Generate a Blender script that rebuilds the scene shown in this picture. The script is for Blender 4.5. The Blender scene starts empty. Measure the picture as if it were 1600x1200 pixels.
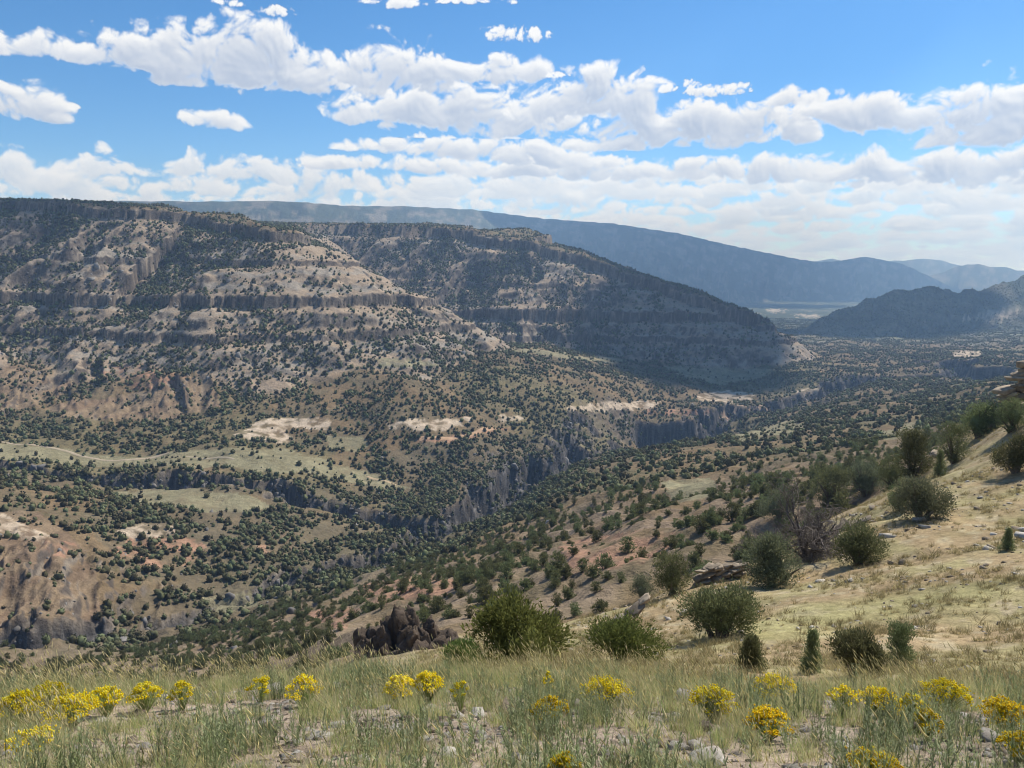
import bpy, math, random
import numpy as np
from mathutils import Vector, Matrix, Euler

# ------------------------------------------------------------------ camera, sky, sun, exposure
SC = bpy.context.scene
COL = SC.collection
FPX = 1256.0                     # focal length in pixels of a 1600 x 1200 frame
PITCH = math.atan(170.0 / FPX)   # camera looks slightly down; horizon on row 430
SUN_AZ = math.radians(48)        # clockwise from the viewing direction
SUN_EL = math.radians(50)

cam_d = bpy.data.cameras.new('camera')
cam = bpy.data.objects.new('camera', cam_d); COL.objects.link(cam)
cam_d.sensor_fit = 'HORIZONTAL'; cam_d.sensor_width = 36.0
cam_d.lens = 36.0 * FPX / 1600.0
cam_d.clip_start = 0.05; cam_d.clip_end = 90000
cam.location = (0, 0, 0)
cam.rotation_euler = (math.pi / 2 - PITCH, 0, 0)
SC.camera = cam

W = bpy.data.worlds.new('World'); SC.world = W; W.use_nodes = True
_perm = np.random.default_rng(3).permutation(1024).astype(np.int32)
_ang = np.random.default_rng(4).random(1024) * 2 * np.pi
_GX, _GY = np.cos(_ang).astype(np.float32), np.sin(_ang).astype(np.float32)
def noise2(x, y, seed=0):
    x = np.asarray(x, np.float64) + seed * 37.17; y = np.asarray(y, np.float64) - seed * 11.83
    xi = np.floor(x).astype(np.int64); yi = np.floor(y).astype(np.int64)
    fx = (x - xi).astype(np.float32); fy = (y - yi).astype(np.float32)
    ux = fx * fx * fx * (fx * (fx * 6 - 15) + 10); uy = fy * fy * fy * (fy * (fy * 6 - 15) + 10)
    p0 = _perm[xi & 1023]; p1 = _perm[(xi + 1) & 1023]
    def g(p, j, dx, dy):
        h = _perm[(p + yi + j) & 1023]
        return _GX[h] * dx + _GY[h] * dy
    a = g(p0, 0, fx, fy); b = g(p1, 0, fx - 1, fy); c = g(p0, 1, fx, fy - 1); d = g(p1, 1, fx - 1, fy - 1)
    return ((a + ux * (b - a)) * (1 - uy) + (c + ux * (d - c)) * uy) * 1.5
def sstep(a, b, x):
    t = np.clip((x - a) / (b - a), 0, 1); return t * t * (3 - 2 * t)

def pix_dir(u, v):
    """azimuth and elevation (degrees) of a photo pixel"""
    cp, sp = math.cos(PITCH), math.sin(PITCH); dx = (u - 800) / FPX; dy = -(v - 600) / FPX
    x, y, z = dx, cp + dy * sp, -sp + dy * cp
    return np.degrees(np.arctan2(x, y)), np.degrees(np.arctan2(z, np.hypot(x, y)))
# cumulus of the day, in rows from far to near: (column, row of the flat base, half width, height)
ROWS = [
 [(560,266,90,24),(680,272,120,28),(820,280,130,32),(960,284,120,34),(1090,282,110,34),(1220,286,120,42),(1350,290,130,46),(1500,292,140,50),(1640,290,130,60)],
 [(600,238,80,22),(560,236,50,14),(700,246,130,32),(790,252,120,36),(860,262,90,34),(930,262,60,20)],
 [(30,190,70,60),(-70,186,100,78),(80,192,22,22),(335,203,60,36),(300,192,34,20),(370,204,26,26),(112,170,14,8)],
 [(560,192,66,36),(640,200,110,60),(730,208,120,78),(840,212,110,60),(1240,224,34,60),(1225,200,30,44),(1262,222,22,30)],
 [(930,188,118,74),(870,190,80,60),(985,196,60,56),(1060,228,150,62),(1120,226,100,62),(1170,228,56,44),(980,236,110,30),(1240,166,50,26)],
 [(1290,196,70,44),(1360,206,110,66),(1450,212,110,62),(1530,216,110,88),(1620,222,130,104),(1720,226,150,100),(1580,224,160,60)],
 [(20,88,60,36),(70,92,50,40),(150,100,70,36),(215,112,90,66),(290,122,100,86),(370,138,120,108),(440,146,90,84),(495,148,50,66),(280,136,60,22)],
 [(560,122,40,48),(620,134,70,74),(575,148,70,50),(670,148,70,60),(730,130,50,32),(785,132,46,46),(825,128,34,36)],
 [(800,66,44,26),(770,60,16,16),(432,26,32,18),(362,10,30,14),(630,12,34,18),(735,6,60,14),(580,6,20,12),(1095,150,34,20),(1150,150,26,22),(1045,144,16,10),(1080,140,12,14),(870,122,20,10)],
]
SKA, SKE, SKW, SKH = 46.0, 25.0, 1840, 500          # half width and height in degrees, pixels
def cloud_map():
    rs = np.random.default_rng(21)
    A, E = np.meshgrid(np.linspace(-SKA, SKA, SKW), np.linspace(0, SKE, SKH))
    bil = 0; soft = 0; a = 1.0; f = .36
    wx = noise2(A * .35, E * .4, 90) * .8; wy = noise2(A * .35, E * .4, 91) * .6
    for o in range(6):
        n = noise2((A + wx) * f, (E + wy) * f * 1.15, 70 + o); bil = bil + a * (np.abs(n) * 2.2 - .62); bil3 = bil if o < 3 else bil3; bil4 = bil if o < 4 else bil4; soft = soft + a * n; a *= .56; f *= 2.1
    bils = 0; a = 1.0; f = .95
    for o in range(5):
        bils = bils + a * (np.abs(noise2((A + wx) * f, (E + wy) * f * 1.1, 80 + o)) * 2.2 - .62); a *= .58; f *= 2.1
    rows = []
    # the deck of small flat clouds that closes up towards the horizon
    v = 428.0
    while v > 282:
        t = (428 - v) / 146.0; row = []; x = -700 + rs.uniform(0, 60)
        while x < 2300:
            hw = rs.uniform(34, 95) * (.55 + .9 * t); gap = rs.uniform(.75, 1.55 if t < .75 else 1.9)
            lift = 12 * sstep(700, 0, x) * t - 8 * sstep(200, 500, x) * sstep(900, 600, x) * t + 6 * np.sin(x / 170.0) * t
            row.append((x, v + rs.normal(0, 2 + 5 * t) - lift, hw, hw * rs.uniform(.20, .40) * (.55 + .5 * t)))
            if rs.random() < .5: row.append((x + rs.uniform(-.5, .5) * hw, v - lift - 2, hw * .5, hw * rs.uniform(.35, .6) * (.5 + .5 * t)))
            x += hw * gap
        rows.append(row); v -= 5.5 + 15 * t
    rows += ROWS
    # beyond the frame the same kinds of clouds go on
    for sgn in (-1, 1):
        rows.append([(800 + sgn * rs.uniform(930, 1700), rs.uniform(90, 230), rs.uniform(60, 150), rs.uniform(34, 80)) for _ in range(9)])
    rows.append([(rs.uniform(-500, 2100), rs.uniform(-190, -40), rs.uniform(50, 150), rs.uniform(24, 70)) for _ in range(16)])
    C = np.zeros((SKH, SKW, 3)); al = np.zeros((SKH, SKW))
    for k, row in enumerate(rows):
        body = np.full((SKH, SKW), -1.2); deck = k < len(rows) - len(ROWS) - 3
        for u, v, hw, h in row:
            a0, e0 = pix_dir(u, v - h * .36); a1, _ = pix_dir(u + hw, v); _, e1 = pix_dir(u, v - h * 1.05)
            ra, re = abs(a1 - a0) * 1.06, (e1 - e0) * 1.16
            j0, j1 = np.searchsorted(A[0], [a0 - ra * 1.7, a0 + ra * 1.7]); i0, i1 = np.searchsorted(E[:, 0], [e0 - re * 1.2, e0 + re * 1.8])
            if i1 <= i0 or j1 <= j0: continue
            q = (slice(i0, i1), slice(j0, j1)); ty = E[q] - e0
            d = 1 - ((A[q] - a0) / ra) ** 2 - np.where(ty > 0, ty / re, ty / (re * .50)) ** 2
            cur = body[q]; hh = np.clip(.5 + .5 * (cur - d) / .3, 0, 1); body[q] = d + (cur - d) * hh + .3 * hh * (1 - hh)
        oi, oj = int(rs.integers(0, SKH)), int(rs.integers(0, SKW))
        nb = np.roll(np.roll(bil, oi, 0), oj, 1); nb4 = np.roll(np.roll(bil4, oi, 0), oj, 1); ns = np.roll(np.roll(soft, oi, 0), oj, 1)
        if k == len(rows) - 4: nb = .55 * nb + 1.15 * np.roll(np.roll(bils, oi, 0), oj, 1)
        d = body + (.62 if not deck else .70) * nb + (.26 if not deck else .55) * ns - (.05 if not deck else .08)
        d = np.where(body <= -1.19, -1, d)
        a_ = sstep(-.06, (.54 if not deck else .68) + .18 * np.clip(ns, -1, 1), d) * (1 if not deck else .95)
        th = np.clip(d, 0, 1.0)
        tau = np.zeros_like(th)
        for st in range(1, 13):                                  # light from above and a little from the right
            sh = np.zeros_like(th); di, dj = int(st * 3.6), int(st * 1.1)
            sh[:SKH - di, :SKW - dj] = th[di:, dj:]; tau += sh * (1 - st / 16)
        tau = (tau + np.roll(tau, 5, 1) + np.roll(tau, -5, 1) + np.roll(tau, 10, 1) + np.roll(tau, -10, 1)) / 5
        up = nb4 - np.roll(np.roll(nb4, -5, 0), -3, 1)                 # knobs turned to the light
        lit = np.exp(-np.maximum(tau - .5, 0) * (.40 if not deck else .34))
        lit = np.clip(lit + .17 * up + .08 * ns * th + .05 * nb * th, 0, 1)
        lit = np.maximum(lit, .72 * (1 - sstep(.0, .7, d)))           # thin edges let the light through
        base = np.array([.50, .57, .71]) if not deck else np.array([.66, .73, .83])
        cc = base + (np.array([1.0, 1.0, 1.0]) - base) * lit[..., None]
        C = C * (1 - a_[..., None]) + cc * a_[..., None]; al = al * (1 - a_) + a_
    # thin veil near the horizon
    veil = .30 * sstep(8, 1, E) * np.clip(.75 + .45 * soft, 0, 1.2)
    C = C + np.array([.93, .96, 1.0]) * (veil * (1 - al))[..., None]; al = al + veil * (1 - al)
    rgb = C / np.maximum(al, 1e-4)[..., None]
    im = bpy.data.images.new('cumulus', SKW, SKH, alpha=True, float_buffer=True)
    im.colorspace_settings.name = 'Non-Color'; im.alpha_mode = 'CHANNEL_PACKED'
    im.pixels.foreach_set(np.concatenate([rgb, al[..., None]], -1).astype(np.float32).ravel()); im.update(); im.pack()
    return im
def build_world():
    nt = W.node_tree; nt.nodes.clear(); N = nt.nodes; L = nt.links
    out = N.new('ShaderNodeOutputWorld'); bg = N.new('ShaderNodeBackground')
    sky = N.new('ShaderNodeTexSky'); sky.sky_type = 'NISHITA'; sky.sun_disc = False
    sky.sun_elevation = SUN_EL; sky.sun_rotation = SUN_AZ
    sky.altitude = 1900; sky.air_density = 1.0; sky.dust_density = 0.1; sky.ozone_density = 3.0
    bg.inputs['Strength'].default_value = SKY_STRENGTH
    def m(op, a, b=0.0):
        n = N.new('ShaderNodeMath'); n.operation = op
        for s, v in zip(n.inputs, (a, b)):
            if isinstance(v, (int, float)): s.default_value = v
            else: L.new(v, s)
        return n.outputs[0]
    tc = N.new('ShaderNodeTexCoord'); sp = N.new('ShaderNodeSeparateXYZ'); L.new(tc.outputs['Generated'], sp.inputs[0])
    dx, dy, dz = sp.outputs
    A = m('MULTIPLY', m('ARCTAN2', dx, dy), 57.2958); E = m('MULTIPLY', m('ARCSINE', dz), 57.2958)
    cv = N.new('ShaderNodeCombineXYZ'); L.new(m('MULTIPLY_ADD', A, 1 / (2 * SKA)), cv.inputs[0]); cv.inputs[0].links[0].from_node.inputs[2].default_value = .5
    L.new(m('MULTIPLY', m('MAXIMUM', E, 0.03), 1 / SKE), cv.inputs[1])
    im = N.new('ShaderNodeTexImage'); im.image = cloud_map(); im.extension = 'MIRROR'; im.interpolation = 'Cubic'; L.new(cv.outputs[0], im.inputs[0])
    hi = N.new('ShaderNodeMapRange'); L.new(E, hi.inputs[0]); hi.inputs[1].default_value = 34; hi.inputs[2].default_value = 46; hi.inputs[3].default_value = 1; hi.inputs[4].default_value = 0
    lo = N.new('ShaderNodeMapRange'); L.new(E, lo.inputs[0]); lo.inputs[1].default_value = -1.2; lo.inputs[2].default_value = 0; lo.inputs[3].default_value = 0; lo.inputs[4].default_value = 1
    sc = N.new('ShaderNodeVectorMath'); sc.operation = 'SCALE'; L.new(im.outputs[0], sc.inputs[0]); sc.inputs['Scale'].default_value = CLOUD / SKY_STRENGTH
    hs = N.new('ShaderNodeHueSaturation'); L.new(sky.outputs[0], hs.inputs['Color']); hs.inputs['Saturation'].default_value = 1.28; hs.inputs['Value'].default_value = 1.18
    mx = N.new('ShaderNodeMix'); mx.data_type = 'RGBA'; L.new(m('MULTIPLY', im.outputs[1], m('MULTIPLY', hi.outputs[0], lo.outputs[0])), mx.inputs[0]); L.new(hs.outputs[0], mx.inputs[6]); L.new(sc.outputs[0], mx.inputs[7])
    L.new(mx.outputs[2], bg.inputs[0]); L.new(bg.outputs[0], out.inputs[0])
    W.cycles.sampling_method = 'MANUAL'; W.cycles.sample_map_resolution = 512
SKY_STRENGTH = 0.105; CLOUD = .88
build_world()
sun_d = bpy.data.lights.new('sun', 'SUN'); sun = bpy.data.objects.new('sun', sun_d); COL.objects.link(sun)
sun_d.energy = 5.0; sun_d.angle = math.radians(0.53); sun_d.color = (1.0, 0.95, 0.87)
SUNDIR = Vector((math.sin(SUN_AZ) * math.cos(SUN_EL), math.cos(SUN_AZ) * math.cos(SUN_EL), math.sin(SUN_EL)))
sun.rotation_euler = SUNDIR.to_track_quat('Z', 'Y').to_euler()
sun.location = SUNDIR * 300

SC.view_settings.view_transform = 'Standard'; SC.view_settings.look = 'None'
SC.view_settings.exposure = 0.22; SC.view_settings.gamma = 1.0
SC.render.engine = 'CYCLES'
SC.cycles.use_denoising = True; SC.cycles.denoising_prefilter = 'ACCURATE'; SC.cycles.filter_width = 1.05
SC.cycles.max_bounces = 5; SC.cycles.diffuse_bounces = 2; SC.cycles.volume_bounces = 0
SC.cycles.transparent_max_bounces = 6; SC.cycles.caustics_reflective = False; SC.cycles.caustics_refractive = False

# ------------------------------------------------------------------ numeric helpers
rng = np.random.default_rng(7)
random.seed(7)
def fbm(x, y, oct=4, seed=0, gain=0.5):
    s = 0; a = 1.0; f = 1.0
    for o in range(oct):
        s = s + a * noise2(x * f, y * f, seed + o * 5); a *= gain; f *= 2.03
    return s

def ridged(x, y, oct=3, seed=0):
    s = 0; a = 1.0; f = 1.0; t = 0
    for o in range(oct):
        s = s + a * (1 - np.abs(noise2(x * f, y * f, seed + o * 7)) * 2); t += a; a *= 0.5; f *= 2.1
    return s / t

def smax(a, b, k):
    h = np.clip(0.5 + 0.5 * (a - b) / k, 0, 1)
    return b + (a - b) * h + k * h * (1 - h)

def smin(a, b, k): return -smax(-a, -b, k)

CP, SP = math.cos(PITCH), math.sin(PITCH)
def PX(u, v, Y):
    """world point at forward distance Y seen in photo pixel (u, v)"""
    dx = (u - 800) / FPX; dy = -(v - 600) / FPX
    t = Y / (CP + dy * SP)
    return np.array([t * dx, Y, t * (-SP + dy * CP)])

def project(x, y, z):
    d = y * CP - z * SP
    return 800 + FPX * x / d, 600 - FPX * (y * SP + z * CP) / d

# ------------------------------------------------------------------ the lie of the land
# valley, gorge benches and the viewer's own hill: (column, row, forward distance)
CTRL = [
 # foreground shelf
 (-400,1220,4.2),(0,1205,4.0),(400,1205,4.0),(800,1205,4.0),(1200,1205,4.0),(1600,1205,4.0),(2000,1215,4.2),
 (0,1132,6.2),(400,1124,6.2),(800,1122,6.2),(1200,1120,6.2),(1600,1110,6.4),
 (-400,1098,8.6),(0,1086,8.6),(200,1082,8.6),(400,1074,8.8),(700,1068,9.0),(900,1066,9.5),
 (-400,1400,1.6),(400,1390,1.7),(1200,1390,1.7),(2000,1400,1.6),
 # hidden fall beyond the lip
 (-400,1130,16),(0,1120,16),(300,1110,17),(500,1098,18),(-300,1150,60),(0,1150,60),(300,1130,60),(500,1090,60),
 (0,1110,180),(300,1080,170),(450,1050,160),
 # hillside on the right
 (1100,1068,12),(1350,1062,15),(1600,1066,13),(1900,1080,12),(1000,1042,20),(1150,1040,20),(1330,1032,24),(1450,1025,24),(1600,1020,23),(1900,1030,20),
 (1125,985,33),(1300,940,36),(1450,930,35),(1600,900,35),(1900,850,35),
 (1200,905,47),(1300,872,49),(1450,800,56),(1600,735,62),(1900,640,60),
 (1250,850,62),(1380,770,78),(1450,735,84),(1500,680,100),(1570,622,115),(1700,520,120),(1900,430,110),
 (700,1045,20),(810,1025,32),(950,1015,35),(900,982,50),(1000,945,55),(1090,905,58),
 (780,1010,70),(900,1010,85),(1000,985,90),(1150,905,100),(1250,850,110),(1390,800,140),(1480,720,170),(1570,690,190),(1750,560,200),(1950,500,190),
 # slopes below the hill, down to the gorge
 (640,1010,95),(560,1030,100),(850,935,150),(1000,880,160),(1150,808,190),(1250,775,200),(700,965,150),(600,975,170),(480,1000,210),(400,1030,230),
 (600,930,270),(700,905,270),(800,860,290),(900,825,300),(1000,795,310),(1150,750,340),(1300,720,330),(1450,690,330),(1600,640,340),(1850,560,320),
 (520,945,360),(640,890,420),(400,985,340),(280,1015,330),(780,832,540),(900,775,480),(1000,738,560),(1200,697,620),(1350,672,640),(1500,640,650),(1700,590,650),(1900,540,650),
 (900,718,800),(1000,701,800),(1056,697,850),(1150,682,850),(1300,640,950),(1450,622,1000),(1600,590,1000),(1900,550,1000),
 (960,714,950),(1000,703,1050),(1056,698,1100),(1120,686,1100),(1180,668,1120),(940,718,1020),(1056,700,1180),(1000,706,1150),
 # near hill on the far left and benches this side of the tributary
 (-400,740,520),(-200,760,520),(0,770,560),(0,830,480),(0,960,380),(-300,900,380),(80,850,480),(120,930,420),(200,780,620),(400,788,640),(150,800,560),(300,840,555),(300,900,500),(450,850,580),(560,835,630),(180,1000,395),(-200,1010,330),
 # benches beyond the tributary
 (-400,700,780),(0,715,750),(150,728,745),(300,725,760),(450,735,770),(600,765,780),(-400,680,860),(0,690,815),(100,702,800),(300,705,810),(450,700,850),(600,715,850),(700,700,890),(650,770,790),(800,690,980),
 (400,668,890),(550,652,930),(640,600,1000),(760,642,1000),(700,660,960),(900,640,1100),(850,600,1180),(960,632,1220),(1000,640,1260),(1060,645,1290),(1130,622,1400),(1250,612,1450),
 (300,600,1000),(200,640,945),(300,650,930),(50,605,1000),(50,660,900),(-300,640,900),(400,625,970),(500,630,960),(300,578,1050),(200,585,1060),(450,590,1080),(-300,580,1050),
 (960,590,1350),(1100,590,1560),(1050,572,1650),(1200,588,1600),(1300,580,1600),(1400,568,1700),(1500,600,1250),(1600,565,1700),(1900,540,1700),
 (1530,563,1590),(1460,568,1660),(1530,602,1400),(1056,645,1245),(1100,640,1270),(800,590,1150),(760,572,1180),(900,572,1350),(660,590,1120),
 # ground under and beyond the mesas
 (0,585,1560),(400,570,1650),(700,548,1900),(1000,563,1720),(1280,553,2000),(1450,540,2300),(1650,530,2300),(-400,600,1500),(1900,520,2300),
 (500,520,3000),(900,520,3000),(1200,505,3600),(1400,505,3600),(1700,500,3600),(0,510,3500),
 (1210,488,5000),(1300,490,5000),(600,480,6000),(1000,478,6000),(1600,478,6000),(200,480,6000),(-400,480,6000),(2000,480,6000),
 (200,460,14000),(800,460,14000),(1400,455,14000),(2000,455,14000),(-400,460,14000),(200,446,30000),(1400,446,30000),(-600,446,30000),(2100,446,30000),
]
P = np.array([PX(*c) for c in CTRL])
_R = np.hypot(P[:, 0], P[:, 1]); _A = np.arctan2(P[:, 0], P[:, 1])
KA = 2.4
def _feat(a, lr): return np.stack([a * KA, lr], -1)
_F = _feat(_A, np.log(_R)); _T = P[:, 2] / _R
def _tps(d2): return 0.5 * d2 * np.log(d2 + 1e-12)
_n = len(_F)
_K = _tps(((_F[:, None] - _F[None]) ** 2).sum(-1)) + np.eye(_n) * 2e-3
_Pm = np.concatenate([np.ones((_n, 1)), _F], 1)
_M = np.zeros((_n + 3, _n + 3)); _M[:_n, :_n] = _K; _M[:_n, _n:] = _Pm; _M[_n:, :_n] = _Pm.T
_w = np.linalg.solve(_M, np.concatenate([_T, np.zeros(3)]))
def base_T(a, lr):
    a = a.ravel(); lr = lr.ravel(); out = np.empty(a.shape)
    for i in range(0, len(a), 20000):
        f = _feat(a[i:i + 20000], lr[i:i + 20000]).astype(np.float32)
        d2 = ((f[:, None, 0] - _F[None, :, 0].astype(np.float32)) ** 2 + (f[:, None, 1] - _F[None, :, 1].astype(np.float32)) ** 2)
        out[i:i + 20000] = _tps(d2) @ _w[:_n].astype(np.float32) + _w[_n] + f @ _w[_n + 1:].astype(np.float32)
    return out

# plateau rim with its two headlands: (column, row, forward distance, elevation of the lower cliff)
RIM = [(-900,300,1650,-25),(-300,304,1530,-30),(-60,311,1530,-33),(60,314,1515,-35),(150,319,1485,-35),(230,326,1460,-36),(300,335,1485,-37),(350,342,1435,-38),
       (400,352,1400,-40),(436,362,1380,-42),(452,360,1420,-44),(455,356,1600,-54),(450,354,1880,-66),(470,352,2120,-72),(520,352,2230,-76),(580,352,2160,-78),(640,354,2130,-80),(700,357,2080,-82),
       (735,360,2090,-83),(765,369,2050,-84),(800,374,2010,-85),(830,374,1990,-86),(848,386,1985,-87),(900,395,1970,-88),(960,420,1950,-90),(1040,445,1920,-93),(1100,464,1890,-96),
       (1160,487,1860,-100),(1186,500,1850,-103),(1196,502,1890,-103),(1180,496,1960,-102),(1080,455,2130,-98),(960,415,2350,-94),(860,385,2700,-90),(800,385,3300,-85),(700,408,5200,-80),(-900,408,5200,-80),(-1500,350,2500,-40)]
RP = np.array([list(PX(a, b, c)) + [d] for a, b, c, d in RIM])
_sl = np.concatenate([[0], np.cumsum(np.hypot(*(np.diff(RP[:, :2], axis=0).T)))])
SLS = _sl[[0, 6, 9, 13, 16, 37]]; SLV = [.68, .67, .56, .62, .68, .68]
def rim_field(x, y):
    """signed distance (outside positive), rim elevation, lower cliff level, arc length"""
    n = len(RP); best = np.full(x.shape, 1e18); zr = np.zeros(x.shape); lc = np.zeros(x.shape); ss = np.zeros(x.shape)
    inside = np.zeros(x.shape, bool); s0 = 0.0
    for i in range(n):
        p, q = RP[i], RP[(i + 1) % n]; ex, ey = q[0] - p[0], q[1] - p[1]; L2 = ex * ex + ey * ey; L = math.sqrt(L2)
        t = np.clip(((x - p[0]) * ex + (y - p[1]) * ey) / L2, 0, 1)
        d2 = (x - p[0] - t * ex) ** 2 + (y - p[1] - t * ey) ** 2
        m = d2 < best
        best = np.where(m, d2, best); zr = np.where(m, p[2] + t * (q[2] - p[2]), zr)
        lc = np.where(m, p[3] + t * (q[3] - p[3]), lc); ss = np.where(m, s0 + t * L, ss)
        c = ((p[1] > y) != (q[1] > y)) & (x < ex * (y - p[1]) / (ey + 1e-9) + p[0]); inside ^= c
        s0 += L
    d = np.sqrt(best)
    return np.where(inside, -d, d), zr, lc, ss

# crest lines seen against the sky: (column, row, distance)
RIDGE = [(-900,318,6000),(-200,314,6000),(150,313,6200),(300,314,6300),(420,313,6500),(480,316,6600),(540,321,6900),(640,322,7200),(740,327,7500),(850,341,7900),(960,349,8200),(1060,364,8500),(1160,387,8800),(1240,403,9100),(1280,410,9200),(1310,407,9300),(1330,404,9400),(1350,401,9450),(1372,404,9500),(1410,412,9600),(1440,426,9650),(1470,440,9700),(1520,470,9800),(1700,480,9900),(2400,470,9900)]
PEAK = [(-900,520,10400),(1330,470,10400),(1400,448,10400),(1450,431,10400),(1490,418,10400),(1512,411,10400),(1550,414,10400),(1600,421,10400),(1700,420,10400),(1900,425,10400),(2400,440,10400)]
RHILL = [(-900,620,3000),(1200,540,3000),(1290,494,2900),(1320,479,2950),(1345,473,3000),(1390,456,3050),(1430,451,3100),(1475,452,3200),(1500,456,3250),(1530,449,3300),(1570,441,3350),(1600,431,3400),(1680,405,3400),(1800,390,3400),(2400,370,3400)]
SIERRA = [(-900,450,13200),(1000,436,13200),(1180,414,13200),(1225,405,13200),(1262,409,13200),(1300,404,13200),(1360,410,13200),(1420,405,13200),(1470,403,13200),(1530,409,13200),(1600,404,13200),(1800,412,13200),(2400,420,13200)]
def crest(tbl, a):
    q = np.array([PX(*c) for c in tbl]); qa = np.arctan2(q[:, 0], q[:, 1])
    return np.interp(a, qa, np.hypot(q[:, 0], q[:, 1])), np.interp(a, qa, q[:, 2])

# gorge and tributary: (column, row of floor, distance, half width of floor)
def path_xyz(tbl): return np.array([list(PX(u, v, Y)[:2]) + [z, w] for u, v, Y, z, w in tbl])
GORGE = path_xyz([(1500,600,1500,-232,14),(1330,600,1480,-236,14),(1180,640,1310,-246,12),(1090,672,1190,-268,14),(1010,690,1110,-266,12),(960,700,1030,-260,11),(905,712,950,-254,10),(850,740,880,-256,12),
                  (800,780,810,-256,13),(765,815,750,-252,13),(720,850,690,-244,12),(640,880,610,-230,8),(560,910,560,-222,7),(470,930,520,-214,7),(380,960,480,-208,7),(260,990,435,-199,6),(120,1030,385,-190,6),(-100,1080,340,-184,6),(-500,1100,330,-182,6)])
TRIB = path_xyz([(-700,745,690,-190,4),(-200,750,690,-196,4),(0,750,690,-199,4),(150,755,690,-205,4),(300,760,695,-211,5),(450,770,700,-218,5),(560,785,705,-226,6),(640,820,690,-233,6),(700,850,680,-238,6)])
SIDE = path_xyz([(1420,575,1800,-196,5),(1540,590,1450,-214,12),(1500,600,1500,-230,12)])
def path_field(x, y, path):
    best = np.full(x.shape, 1e18); zz = np.zeros(x.shape); ww = np.zeros(x.shape); s = np.zeros(x.shape); s0 = 0
    for p, q in zip(path[:-1], path[1:]):
        ex, ey = q[0] - p[0], q[1] - p[1]; L2 = ex * ex + ey * ey
        t = np.clip(((x - p[0]) * ex + (y - p[1]) * ey) / L2, 0, 1)
        d2 = (x - p[0] - t * ex) ** 2 + (y - p[1] - t * ey) ** 2; m = d2 < best
        best = np.where(m, d2, best); zz = np.where(m, p[2] + t * (q[2] - p[2]), zz); ww = np.where(m, p[3] + t * (q[3] - p[3]), ww)
        s = np.where(m, s0 + t * math.sqrt(L2), s); s0 += math.sqrt(L2)
    return np.sqrt(best), zz, ww, s

def cliff(z, L, Wd, p=0.35):
    t = (z - L) / Wd
    return np.where(np.abs(t) < 1, L + Wd * np.sign(t) * np.abs(t) ** p, z)

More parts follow.
